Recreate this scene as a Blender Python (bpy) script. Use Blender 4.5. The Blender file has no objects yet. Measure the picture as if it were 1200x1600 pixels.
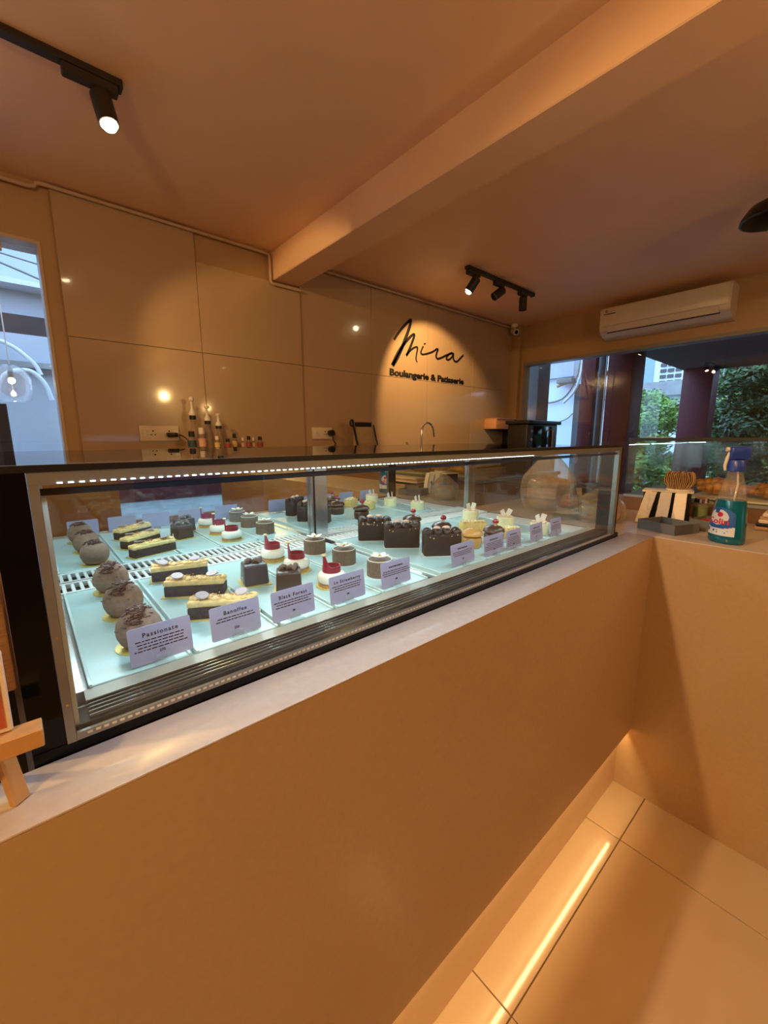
import bpy, bmesh, math, random
from mathutils import Vector, Matrix

random.seed(7)
sc = bpy.context.scene
COL = sc.collection
PI = math.pi

# ------------------------------------------------------------------ camera
EYE = 1.22
YAW, PITCH, ROLL = math.radians(40.907), math.radians(10.228), math.radians(0.141)
FOCAL_PX = 644.5
def look_matrix():
    cy, sy, cp, sp = math.cos(YAW), math.sin(YAW), math.cos(PITCH), math.sin(PITCH)
    fwd = Vector((sy*cp, cy*cp, -sp)); right = Vector((cy, -sy, 0)); down = fwd.cross(right)
    c, s = math.cos(ROLL), math.sin(ROLL)
    r = c*right + s*down; d = -s*right + c*down
    m = Matrix((r, -d, -fwd)).transposed().to_4x4()
    m.translation = (0, 0, EYE)
    return m
cam_data = bpy.data.cameras.new('camera')
cam = bpy.data.objects.new('camera', cam_data); COL.objects.link(cam)
cam.matrix_world = look_matrix()
cam_data.sensor_fit = 'VERTICAL'; cam_data.sensor_height = 36.0
cam_data.lens = FOCAL_PX * 36.0 / 1600.0
cam_data.clip_start = 0.02; cam_data.clip_end = 200
sc.camera = cam

# ------------------------------------------------------------------ sky, exposure
world = bpy.data.worlds.new('overcast_sky'); sc.world = world
world.use_nodes = True
bgn = world.node_tree.nodes.get('Background')
bgn.inputs['Color'].default_value = (0.44, 0.68, 1.0, 1)
bgn.inputs['Strength'].default_value = 4.4
vs = sc.view_settings
vs.view_transform = 'Standard'; vs.look = 'None'; vs.gamma = 1.0; vs.exposure = 0.088
vs.use_curve_mapping = False
cy_ = sc.cycles
cy_.max_bounces = 8; cy_.diffuse_bounces = 4; cy_.glossy_bounces = 3; cy_.transmission_bounces = 4; cy_.transparent_max_bounces = 12
cy_.adaptive_threshold = 0.03; cy_.caustics_reflective = False; cy_.caustics_refractive = False

WARM = (1.0, 0.59, 0.22)
COOL = (0.74, 0.95, 1.0)
DOWNLIGHT_W = 9.0
PENDANT_W = 34.0
SPOT_W = 60.0
TOE_W = 1.55
CASE_W = 1.5

# ------------------------------------------------------------------ key dimensions (metres)
WALL_Y = 2.50      # back wall face
WALL_X = 3.93      # right wall face
CEIL = 2.31
TOP = 0.912        # counter top
FRONT_Y = 0.40     # counter front face
RET_X = 1.469      # return counter face
CASE_Y = 0.475     # display case front
DECK = 0.94        # display deck
MIRROR_Y = 0.997   # mirrored rear doors

# ------------------------------------------------------------------ materials
def lin(r, g, b):
    f = lambda c: (c/255/12.92) if c/255 <= 0.04045 else ((c/255+0.055)/1.055)**2.4
    return (f(r), f(g), f(b))
MATS = {}
def mat(name, rgb, rough=0.5, metal=0.0, var=0.06, scale=18.0, bump=0.0, bscale=60.0, spec=0.5, coat=0.0,
        emit=None, estr=0.0, stretch=None, sss=0.0, detail=4.0):
    m = bpy.data.materials.new(name); m.use_nodes = True
    nt = m.node_tree; N = nt.nodes; L = nt.links
    p = N.get('Principled BSDF')
    tc = N.new('ShaderNodeTexCoord'); mp = N.new('ShaderNodeMapping')
    L.new(tc.outputs['Object'], mp.inputs['Vector'])
    if stretch: mp.inputs['Scale'].default_value = stretch
    nz = N.new('ShaderNodeTexNoise'); nz.inputs['Scale'].default_value = scale; nz.inputs['Detail'].default_value = detail
    L.new(mp.outputs['Vector'], nz.inputs['Vector'])
    rp = N.new('ShaderNodeValToRGB')
    lo = tuple(max(0, c*(1-var)) for c in rgb); hi = tuple(min(1, c*(1+var)) for c in rgb)
    rp.color_ramp.elements[0].position = 0.3; rp.color_ramp.elements[1].position = 0.7
    rp.color_ramp.elements[0].color = (*lo, 1); rp.color_ramp.elements[1].color = (*hi, 1)
    L.new(nz.outputs['Fac'], rp.inputs['Fac']); L.new(rp.outputs['Color'], p.inputs['Base Color'])
    p.inputs['Roughness'].default_value = rough; p.inputs['Metallic'].default_value = metal
    p.inputs['Specular IOR Level'].default_value = spec; p.inputs['Coat Weight'].default_value = coat
    p.inputs['Coat Roughness'].default_value = 0.06
    if sss:
        p.inputs['Subsurface Weight'].default_value = sss; p.inputs['Subsurface Scale'].default_value = 0.01
    if emit:
        p.inputs['Emission Color'].default_value = (*emit, 1); p.inputs['Emission Strength'].default_value = estr
    if bump:
        n2 = N.new('ShaderNodeTexNoise'); n2.inputs['Scale'].default_value = bscale; n2.inputs['Detail'].default_value = 6
        L.new(mp.outputs['Vector'], n2.inputs['Vector'])
        b = N.new('ShaderNodeBump'); b.inputs['Strength'].default_value = bump; b.inputs['Distance'].default_value = 0.01
        L.new(n2.outputs['Fac'], b.inputs['Height']); L.new(b.outputs['Normal'], p.inputs['Normal'])
    MATS[name] = m
    return m
def glass(name, tint=(1, 1, 1), rough=0.0, base=0.04, haze=0.0, hazecol=(1, 1, 1), ior=1.5):
    """thin pane: see-through with a Fresnel reflection (no refraction, so light passes straight through)"""
    m = bpy.data.materials.new(name); m.use_nodes = True
    nt = m.node_tree; N = nt.nodes; L = nt.links
    for n in list(N): N.remove(n)
    out = N.new('ShaderNodeOutputMaterial'); tr = N.new('ShaderNodeBsdfTransparent'); gl = N.new('ShaderNodeBsdfGlossy')
    tr.inputs['Color'].default_value = (*tint, 1); gl.inputs['Roughness'].default_value = rough
    f0 = ((ior-1)/(ior+1))**2
    lw = N.new('ShaderNodeLayerWeight'); lw.inputs['Blend'].default_value = 0.5     # Facing = 1 - |cos|: the same from both sides of the pane
    pw = N.new('ShaderNodeMath'); pw.operation = 'POWER'; pw.inputs[1].default_value = 5.0; L.new(lw.outputs['Facing'], pw.inputs[0])
    fr = N.new('ShaderNodeMath'); fr.operation = 'MULTIPLY_ADD'; fr.inputs[1].default_value = 1-f0; fr.inputs[2].default_value = f0; L.new(pw.outputs[0], fr.inputs[0])
    nz = N.new('ShaderNodeTexNoise'); nz.inputs['Scale'].default_value = 6
    ma = N.new('ShaderNodeMath'); ma.operation = 'MULTIPLY_ADD'; ma.inputs[1].default_value = 0.02; ma.inputs[2].default_value = 0.0
    ad = N.new('ShaderNodeMath'); ad.operation = 'ADD'; ad.use_clamp = True
    L.new(nz.outputs['Fac'], ma.inputs[0]); L.new(fr.outputs[0], ad.inputs[0]); L.new(ma.outputs[0], ad.inputs[1])
    mx = N.new('ShaderNodeMixShader'); L.new(ad.outputs[0], mx.inputs['Fac']); L.new(tr.outputs[0], mx.inputs[1]); L.new(gl.outputs[0], mx.inputs[2])
    last = mx
    if haze:
        df = N.new('ShaderNodeBsdfDiffuse'); df.inputs['Color'].default_value = (*hazecol, 1)
        m2 = N.new('ShaderNodeMixShader'); m2.inputs['Fac'].default_value = haze
        L.new(mx.outputs[0], m2.inputs[1]); L.new(df.outputs[0], m2.inputs[2]); last = m2
    L.new(last.outputs[0], out.inputs['Surface'])
    MATS[name] = m
    return m

M = {}
M['ceil'] = mat('ceiling_paint', (0.85, 0.57, 0.36), 0.55, var=0.03, scale=3, bump=0.02, bscale=200)
M['wallpaint'] = mat('wall_paint', (0.45, 0.29, 0.15), 0.5, var=0.03, scale=4, bump=0.03, bscale=180)
M['wallglass'] = mat('back_painted_glass', (0.45, 0.32, 0.205), 0.22, var=0.03, scale=2, coat=1.0, spec=0.5)
M['backing'] = mat('wall_backing', (0.36, 0.25, 0.16), 0.7)
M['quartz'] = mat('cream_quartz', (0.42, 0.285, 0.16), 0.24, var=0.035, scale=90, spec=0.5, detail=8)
M['ledge'] = mat('lit_quartz_top', (0.52, 0.44, 0.395), 0.24, var=0.04, scale=90, spec=0.5, detail=8)  # same slab as the panels, paler: LED light on the top put into the colour
M['frit'] = mat('black_frit', (0.0008, 0.0008, 0.0008), 0.9, spec=0.05)
M['tile'] = mat('porcelain_tile', (0.44, 0.325, 0.215), 0.10, var=0.025, scale=5, spec=0.5)
M['grout'] = mat('grout', (0.16, 0.09, 0.05), 0.9)
M['black'] = mat('black_metal', (0.006, 0.006, 0.006), 0.35, var=0.1)
M['blackgloss'] = mat('black_gloss', (0.002, 0.002, 0.002), 0.10, var=0.1, spec=0.25)
M['track'] = mat('charcoal_track', (0.018, 0.014, 0.012), 0.5, var=0.1)
M['steel'] = mat('brushed_steel', (0.62, 0.64, 0.65), 0.26, 1.0, var=0.05, scale=40, stretch=(1, 1, 40))
M['steelrail'] = mat('satin_aluminium', (0.30, 0.31, 0.30), 0.40, 0.8, var=0.05, scale=30)
M['chrome'] = mat('chrome', (0.75, 0.74, 0.72), 0.08, 1.0, var=0.02)
M['deckwhite'] = mat('deck_white', (0.80, 0.84, 0.83), 0.22, var=0.02)
M['grille'] = mat('grille_white', (0.78, 0.80, 0.80), 0.3, var=0.02)
M['darkgap'] = mat('dark_gap', (0.02, 0.02, 0.022), 0.6)
M['slat'] = mat('grey_vent_slat', (0.34, 0.35, 0.33), 0.2, 0.95, var=0.05)
M['tray'] = mat('acrylic_tray', (0.42, 0.60, 0.62), 0.28, var=0.02, spec=0.6)
M['trayrim'] = mat('acrylic_rim', (0.66, 0.82, 0.83), 0.10, var=0.02, spec=0.6)
M['mirror'] = mat('mirror_door', (0.74, 0.78, 0.78), 0.015, 1.0, var=0.01)
M['glass'] = glass('case_glass', (0.95, 0.98, 0.97))
M['topglass'] = glass('case_top_glass', (0.55, 0.58, 0.57), ior=1.52)
M['winglass'] = glass('window_glass', (0.93, 0.95, 0.96))
M['led'] = mat('cool_led', (0.9, 0.95, 1), 0.4, emit=COOL, estr=4.0)
M['ledwarm'] = mat('warm_led', (1, 0.8, 0.5), 0.4, emit=(1.0, 0.62, 0.25), estr=3.0)
M['bulb'] = mat('lamp_bulb', (1, 0.9, 0.7), 0.4, emit=(1.0, 0.78, 0.45), estr=40.0)
M['softbulb'] = mat('pendant_bulb', (1, 0.9, 0.7), 0.4, emit=(1.0, 0.74, 0.42), estr=8.0)
M['downbulb'] = mat('downlight_diffuser', (1, 0.9, 0.7), 0.4, emit=(1.0, 0.74, 0.42), estr=14.0)
M['white'] = mat('white_plastic', (0.72, 0.68, 0.62), 0.35, var=0.03)
M['acwhite'] = mat('ac_white', (0.70, 0.62, 0.55), 0.32, var=0.03)
M['ink'] = mat('black_ink', (0.006, 0.005, 0.005), 0.5)
M['card'] = mat('lilac_card', (0.38, 0.37, 0.57), 0.45, var=0.02)
M['clear'] = glass('clear_acrylic', (0.92, 0.96, 0.97), haze=0.08)

# ------------------------------------------------------------------ mesh helpers
def add_box(bm, x0, x1, y0, y1, z0, z1, bev=0.0, seg=2, mtx=None):
    r = bmesh.ops.create_cube(bm, size=1.0)
    vs_ = r['verts']
    for v in vs_:
        v.co = Vector((x0+(v.co.x+.5)*(x1-x0), y0+(v.co.y+.5)*(y1-y0), z0+(v.co.z+.5)*(z1-z0)))
    if bev:
        es = list({e for v in vs_ for e in v.link_edges})
        rb = bmesh.ops.bevel(bm, geom=es, offset=bev, segments=seg, affect='EDGES', profile=0.5)
        vs_ = list({v for f in rb['faces'] for v in f.verts} | {v for v in vs_ if v.is_valid})
    if mtx is not None:
        bmesh.ops.transform(bm, matrix=mtx, verts=[v for v in vs_ if v.is_valid])
    return vs_
def add_lathe(bm, prof, seg=24, mtx=None, wob=None, loop=False):
    """revolve (r, z) profile about z"""
    rings = []
    for (r, z) in prof:
        if r <= 1e-6:
            rings.append([bm.verts.new((0, 0, z))])
        else:
            ring = []
            for k in range(seg):
                a = 2*PI*k/seg
                rr = r*(1+(wob(a, z) if wob else 0))
                ring.append(bm.verts.new((rr*math.cos(a), rr*math.sin(a), z)))
            rings.append(ring)
    if loop: rings.append(rings[0])
    for i in range(len(rings)-1):
        A, B = rings[i], rings[i+1]
        for k in range(seg):
            k2 = (k+1) % seg
            try:
                if len(A) == 1 and len(B) == 1: continue
                if len(A) == 1: bm.faces.new((A[0], B[k2], B[k]))
                elif len(B) == 1: bm.faces.new((A[k], A[k2], B[0]))
                else: bm.faces.new((A[k], A[k2], B[k2], B[k]))
            except ValueError: pass
    if loop: rings.pop()
    else:
        if len(rings[0]) > 1: bm.faces.new(list(reversed(rings[0])))
        if len(rings[-1]) > 1: bm.faces.new(rings[-1])
    vs_ = [v for r in rings for v in r]
    if mtx is not None: bmesh.ops.transform(bm, matrix=mtx, verts=vs_)
    return vs_
def add_tube(bm, pts, rad, seg=8, closed=False):
    pts = [Vector(p) for p in pts]; n = len(pts)
    rads = rad if isinstance(rad, (list, tuple)) else [rad]*n
    rings = []; up = None
    for i, p in enumerate(pts):
        if closed: t = pts[(i+1) % n]-pts[i-1]
        else: t = pts[min(i+1, n-1)]-pts[max(i-1, 0)]
        t.normalize()
        if up is None:
            up = t.orthogonal().normalized()
        else:
            up = (up - t*up.dot(t))
            up = up.normalized() if up.length > 1e-6 else t.orthogonal().normalized()
        sd = t.cross(up)
        rings.append([bm.verts.new(p + rads[i]*(math.cos(2*PI*k/seg)*up + math.sin(2*PI*k/seg)*sd)) for k in range(seg)])
    m = n if closed else n-1
    for i in range(m):
        A, B = rings[i], rings[(i+1) % n]
        for k in range(seg):
            bm.faces.new((A[k], A[(k+1) % seg], B[(k+1) % seg], B[k]))
    if not closed:
        bm.faces.new(list(reversed(rings[0]))); bm.faces.new(rings[-1])
def add_cyl(bm, a, b, r, seg=16, r2=None):
    add_tube(bm, [a, b], [r, r if r2 is None else r2], seg)
def add_ball(bm, c, r, sub=2, squash=(1, 1, 1), jit=0.0):
    rr = bmesh.ops.create_icosphere(bm, subdivisions=sub, radius=1.0)
    for v in rr['verts']:
        k = 1 + random.uniform(-jit, jit)
        v.co = Vector((c[0]+v.co.x*r*squash[0]*k, c[1]+v.co.y*r*squash[1]*k, c[2]+v.co.z*r*squash[2]*k))
    return rr['verts']
def add_prism(bm, poly, z0, z1):
    a = [bm.verts.new((x, y, z0)) for x, y in poly]; b = [bm.verts.new((x, y, z1)) for x, y in poly]
    n = len(poly)
    bm.faces.new(list(reversed(a))); bm.faces.new(b)
    for i in range(n):
        bm.faces.new((a[i], a[(i+1) % n], b[(i+1) % n], b[i]))
    return a+b
def finish(bm, smooth=35.0):
    bmesh.ops.recalc_face_normals(bm, faces=bm.faces[:])
    if smooth:
        lim = math.radians(smooth)
        for f in bm.faces: f.smooth = True
        for e in bm.edges:
            if len(e.link_faces) == 2:
                e.smooth = e.calc_face_angle(0) < lim
def obj(name, bm, m, parent=None, smooth=35.0, loc=None, rot=None):
    finish(bm, smooth)
    me = bpy.data.meshes.new(name); bm.to_mesh(me); bm.free()
    me.materials.append(m)
    o = bpy.data.objects.new(name, me); COL.objects.link(o)
    if parent: o.parent = parent
    if loc is not None: o.location = loc
    if rot is not None: o.rotation_euler = rot
    return o
def tag(o, label=None, cat=None, group=None, kind=None):
    if label: o['label'] = label
    if cat: o['category'] = cat
    if group: o['group'] = group
    if kind: o['kind'] = kind
    return o
def thing(name, label, cat, loc=(0, 0, 0), rotz=0.0, group=None):
    o = bpy.data.objects.new(name, None); COL.objects.link(o)
    o.empty_display_size = 0.02
    o.location = loc; o.rotation_euler = (0, 0, rotz)
    return tag(o, label, cat, group)
def copy_tree(o, parent=None):
    c = o.copy(); COL.objects.link(c)
    if parent: c.parent = parent
    for ch in list(o.children): copy_tree(ch, c)
    return c
def dup(root, loc, rotz=0.0, label=None):
    c = copy_tree(root); c.location = loc; c.rotation_euler = (0, 0, rotz)
    if label: c['label'] = label
    return c
def box(name, m, x0, x1, y0, y1, z0, z1, parent=None, bev=0.0, seg=2):
    bm = bmesh.new(); add_box(bm, x0, x1, y0, y1, z0, z1, bev, seg)
    return obj(name, bm, m, parent)
def struct(o, label=None):
    o['kind'] = 'structure'
    if label: o['label'] = label
    return o
def empty(name, loc=(0, 0, 0)):
    o = bpy.data.objects.new(name, None); COL.objects.link(o); o.location = loc; o.empty_display_size = 0.05
    return o
def lamp(name, kind, loc, power, color, parent=None, target=None, **kw):
    l = bpy.data.lights.new(name, kind); l.energy = power; l.color = color
    for k, v in kw.items(): setattr(l, k, v)
    o = bpy.data.objects.new(name, l); COL.objects.link(o); o.location = loc
    if target is not None:
        o.rotation_euler = (Vector(target)-Vector(loc)).to_track_quat('-Z', 'Y').to_euler()
    if parent: o.parent = parent
    return o
def text_mesh(body, size, extrude=0.0003, offset=0.0, align='CENTER', sx=1.0, spacing=1.0):
    cu = bpy.data.curves.new('txt', 'FONT'); cu.body = body; cu.size = size; cu.align_x = align
    cu.extrude = extrude; cu.offset = offset; cu.space_character = spacing; cu.resolution_u = 3
    o = bpy.data.objects.new('txt', cu); COL.objects.link(o)
    dg = bpy.context.evaluated_depsgraph_get()
    me = bpy.data.meshes.new_from_object(o.evaluated_get(dg))
    bpy.data.objects.remove(o); bpy.data.curves.remove(cu)
    if sx != 1.0:
        for v in me.vertices: v.co.x *= sx
    return me
def bm_text(bm, body, size, mtx, **kw):
    me = text_mesh(body, size, **kw)
    me.transform(mtx); bm.from_mesh(me); bpy.data.meshes.remove(me)

# ================================================================== THE ROOM
ROOM_X0, ROOM_Y0 = -2.6, -4.4
# floor: a grout bed with each porcelain tile as a piece
bm = bmesh.new(); add_box(bm, ROOM_X0, WALL_X, ROOM_Y0, WALL_Y, -0.10, -0.003)
floor = struct(obj('floor', bm, M['grout']), 'glossy cream porcelain tiled floor')
bm = bmesh.new(); g = 0.0013; add_box(bm, g, 0.6-g, g, 0.6-g, -0.004, 0.0, 0.0008, 1)
t0 = obj('tile', bm, M['tile'], floor); tile_mesh = t0.data
first = True
ix0 = math.floor((ROOM_X0-0.648)/0.6)
for i in range(-6, 6):
    for j in range(-8, 4):
        x = 0.648+0.6*i; y = 0.335+0.6*j
        if x < ROOM_X0-0.3 or x > WALL_X-0.3 or y < ROOM_Y0-0.3 or y > WALL_Y-0.3: continue
        if first: o = t0; first = False
        else:
            o = bpy.data.objects.new('tile', tile_mesh); COL.objects.link(o); o.parent = floor
        o.location = (x, y, 0)

# back wall: window opening at the left, glass panels on a backing
WIN_X1, WIN_Z1, WIN_Z0 = 0.165, 2.071, 0.25
bm = bmesh.new()
add_box(bm, WIN_X1, WALL_X+0.15, WALL_Y, WALL_Y+0.14, 0, CEIL)
add_box(bm, -1.25, WIN_X1, WALL_Y, WALL_Y+0.14, WIN_Z1, CEIL)
add_box(bm, -1.25, WIN_X1, WALL_Y, WALL_Y+0.14, 0, WIN_Z0)
add_box(bm, ROOM_X0-0.15, -1.25, WALL_Y, WALL_Y+0.14, 0, CEIL)
wall_back = struct(obj('wall_back', bm, M['wallpaint']), 'tan painted back wall behind the glass panels')
jx = [0.22, 0.818, 1.446, 2.036, 2.64, 3.25, WALL_X-0.03]
for i in range(6):
    x0, x1 = jx[i]+0.0012, jx[i+1]-0.0012
    proud = 0.022 if i < 2 else 0.012
    for (z0, z1) in ((0.93, 1.6838), (1.6862, CEIL-0.005)):
        if i == 1 and z1 > 2: z1 = 2.15
        if i == 2 and z1 > 2: z1 = CEIL-0.005
        bm = bmesh.new(); add_box(bm, x0, x1, WALL_Y-proud, WALL_Y-0.0005, z0, z1, 0.001, 1)
        obj('glass_panel', bm, M['wallglass'], wall_back)
# right wall with the long shop window
WZ1 = 1.955; WZ0 = 0.45; WY0, WY1 = 0.10, 2.37
bm = bmesh.new()
add_box(bm, WALL_X, WALL_X+0.12, ROOM_Y0-0.1, WALL_Y, WZ1, CEIL)
add_box(bm, WALL_X, WALL_X+0.12, ROOM_Y0-0.1, WALL_Y, 0, WZ0)
add_box(bm, WALL_X, WALL_X+0.12, WY1, WALL_Y, WZ0, WZ1)
add_box(bm, WALL_X, WALL_X+0.12, ROOM_Y0-0.1, WY0, WZ0, WZ1)
struct(obj('wall_right', bm, M['wallpaint']), 'tan wall above the long shop window')
# left and front walls (behind the camera)
struct(box('wall_left', M['wallpaint'], ROOM_X0-0.12, ROOM_X0, ROOM_Y0-0.1, WALL_Y, 0, CEIL), 'tan wall at the left end of the shop')
bm = bmesh.new()
add_box(bm, ROOM_X0, 0.9, ROOM_Y0-0.12, ROOM_Y0, 0, CEIL); add_box(bm, 2.5, WALL_X, ROOM_Y0-0.12, ROOM_Y0, 0, CEIL)
add_box(bm, 0.9, 2.5, ROOM_Y0-0.12, ROOM_Y0, 1.25, CEIL); add_box(bm, 0.9, 2.5, ROOM_Y0-0.12, ROOM_Y0, 0, 0.12)
struct(obj('wall_front', bm, M['wallpaint']), 'shop front wall behind the camera')
struct(box('ceiling', M['ceil'], ROOM_X0-0.12, WALL_X+0.12, ROOM_Y0-0.12, WALL_Y+0.14, CEIL, CEIL+0.12), 'warm brown painted ceiling')
bm = bmesh.new(); add_box(bm, 1.262, 1.435, ROOM_Y0, WALL_Y-0.001, 2.155, CEIL+0.01, 0.004, 1)
struct(obj('trim_1', bm, M['ceil']), 'boxed ceiling beam running to the back wall')

# ---- windows
def pane_obj(name, x0, x1, y0, y1, z0, z1, parent=None):
    return box(name, M['winglass'], x0, x1, y0, y1, z0, z1, parent)
M['frame'] = mat('grey_window_trim', (0.26, 0.23, 0.20), 0.45, var=0.05)
M['woodtrim'] = mat('tan_window_trim', (0.55, 0.42, 0.32), 0.45, var=0.05)
w1 = struct(empty('window_1', (-0.5, WALL_Y, WIN_Z0)), 'tall glass opening at the left of the back wall')
def local(o, fn):  # parts given in world coordinates under an empty placed elsewhere
    p = fn(); p.parent = o; p.location = Vector(p.location)-Vector(o.location); return p
local(w1, lambda: box('frame_head', M['woodtrim'], -1.25, WIN_X1, WALL_Y-0.008, WALL_Y+0.14, WIN_Z1-0.014, WIN_Z1))
local(w1, lambda: box('frame_jamb', M['woodtrim'], WIN_X1-0.012, WIN_X1, WALL_Y-0.008, WALL_Y+0.14, WIN_Z0, WIN_Z1-0.014))
local(w1, lambda: box('frame_jamb', M['woodtrim'], -1.25, -1.238, WALL_Y-0.008, WALL_Y+0.14, WIN_Z0, WIN_Z1-0.014))
local(w1, lambda: pane_obj('pane', -1.237, WIN_X1-0.0125, WALL_Y+0.06, WALL_Y+0.066, WIN_Z0+0.001, WIN_Z1-0.0145))
local(w1, lambda: box('clamp', M['woodtrim'], -0.005, 0.035, WALL_Y+0.035, WALL_Y+0.059, WIN_Z1-0.055, WIN_Z1-0.0145, bev=0.003))
w2 = struct(empty('window_2', (WALL_X, 0.5, WZ0)), 'long frameless shop window in the right wall')
local(w2, lambda: box('frame_head', M['frame'], WALL_X-0.012, WALL_X+0.1, WY0, WY1, WZ1-0.028, WZ1))
ys = [WY1, 0.757, WY0]
for a, b in zip(ys[:-1], ys[1:]):
    local(w2, lambda: pane_obj('pane', WALL_X+0.045, WALL_X+0.053, b+0.002, a-0.002, WZ0+0.001, WZ1-0.029))
w3 = struct(empty('window_3', (1.8, ROOM_Y0, 0.12)), 'wide glass shop front behind the camera')
for a, b in ((0.9, 1.7), (1.7, 2.5)):
    local(w3, lambda: pane_obj('pane', a+0.002, b-0.002, ROOM_Y0-0.06, ROOM_Y0-0.052, 0.121, 1.249))

# ================================================================== THE COUNTER
counter = thing('service_counter', 'cream quartz L-shaped service counter under the cake display case', 'counter', (0.7, 0.6, 0))
def cpart(name, m, *a, **k): return local(counter, lambda: box(name, m, *a, **k))
CX0 = -1.6
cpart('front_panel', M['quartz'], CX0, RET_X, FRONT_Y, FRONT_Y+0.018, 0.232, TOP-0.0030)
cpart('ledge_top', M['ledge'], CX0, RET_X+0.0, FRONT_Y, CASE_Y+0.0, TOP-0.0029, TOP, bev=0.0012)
M['toe'] = mat('toe_kick_laminate', (0.66, 0.47, 0.29), 0.35, var=0.03)
cpart('toe_kick', M['toe'], CX0, RET_X, 0.437, 0.452, 0.0, 0.262)
cpart('underside', M['toe'], CX0, RET_X, FRONT_Y+0.0185, 0.4365, 0.252, 0.258)
cpart('return_panel', M['quartz'], RET_X, RET_X+0.018, -2.2, 0.452, 0.0, TOP-0.0030)
bm = bmesh.new()
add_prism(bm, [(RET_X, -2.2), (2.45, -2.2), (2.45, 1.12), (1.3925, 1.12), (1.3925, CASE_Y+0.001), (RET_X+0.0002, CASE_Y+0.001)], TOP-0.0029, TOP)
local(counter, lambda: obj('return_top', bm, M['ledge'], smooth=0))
cpart('return_back', M['toe'], 2.40, 2.43, -2.2, 1.1, 0.0, TOP-0.0185)
strip = cpart('led_strip', M['ledwarm'], CX0, RET_X-0.004, 0.4200, 0.4265, 0.2465, 0.2515)
for xx in (-0.86, 0.08, 1.0):
    w = 1.1
    l = lamp('toe_light', 'AREA', (xx-0.7, 0.4235-0.6, 0.245), TOE_W, (1.0, 0.66, 0.29), counter, shape='RECTANGLE', size=0.90, size_y=0.006)
    l.rotation_euler = (math.radians(-12), 0, 0)

# ================================================================== THE DISPLAY CASE
CXL, CXR = -0.027, 1.352
case = thing('cake_display_case', 'black framed glass cake display case on the quartz counter', 'display case', (0.66, 0.75, 0))
def kpart(name, m, *a, **k): return local(case, lambda: box(name, m, *a, **k))
CB = 1.045   # rear of the case
kpart('plinth', M['blackgloss'], CXL, 1.392, CASE_Y+0.0015, CB, 0.05, 0.9235)
kpart('end_panel', M['blackgloss'], CXL, -0.001, CASE_Y+0.002, CB, 0.924, 1.1905)
kpart('front_glass', M['glass'], 0.0, CXR-0.003, CASE_Y+0.001, CASE_Y+0.005, 0.9325, 1.179)
kpart('right_glass', M['glass'], CXR-0.010, CXR-0.005, CASE_Y+0.050, MIRROR_Y-0.003, 0.9325, 1.1780)
tg = kpart('top_glass', M['topglass'], -0.30, CXR, CASE_Y+0.006, CB+0.02, 1.1905, 1.1955)
kpart('top_edge', M['black'], -0.30, CXR, CASE_Y-0.001, CASE_Y+0.0055, 1.1905, 1.1970)
kpart('head_rail', M['steelrail'], -0.0005, CXR, CASE_Y, CASE_Y+0.020, 1.1795, 1.1900)
kpart('head_trim', M['frit'], 0.0075, CXR-0.018, CASE_Y+0.0055, CASE_Y+0.011, 1.1690, 1.1750)
post_l = kpart('corner_post', M['steelrail'], -0.0005, 0.0070, CASE_Y-0.0005, CASE_Y+0.012, 0.924, 1.1793)
for z in (0.965, 1.035):
    bm = bmesh.new(); add_cyl(bm, (0.0035, CASE_Y-0.0012, z), (0.0035, CASE_Y-0.0004, z), 0.0012, 8); local(case, lambda: obj('rivet', bm, M['chrome']))
kpart('corner_post', M['steelrail'], CXR-0.018, CXR-0.0005, CASE_Y-0.0005, CASE_Y+0.012, 0.924, 1.1793)
kpart('post_cover', M['black'], CXR-0.016, CXR-0.004, CASE_Y+0.0125, CASE_Y+0.050, 0.924, 1.1793)
kpart('edge_cover', M['blackgloss'], CXR, CXR+0.010, CASE_Y, CASE_Y+0.02, 0.924, 1.1900)
# perforated bottom rail
rail = kpart('bottom_rail', M['steelrail'], 0.0072, CXR-0.019, CASE_Y, CASE_Y+0.004, 0.9240, 0.9320)
bm = bmesh.new()
for k in range(190):
    x = 0.016+k*0.007
    if x > CXR-0.03: break
    add_box(bm, x, x+0.0042, CASE_Y-0.0006, CASE_Y-0.0001, 0.9275, 0.9298)
o = local(case, lambda: obj('rail_perforations', bm, M['white'], smooth=0)); o['kind'] = 'stuff'
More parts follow.
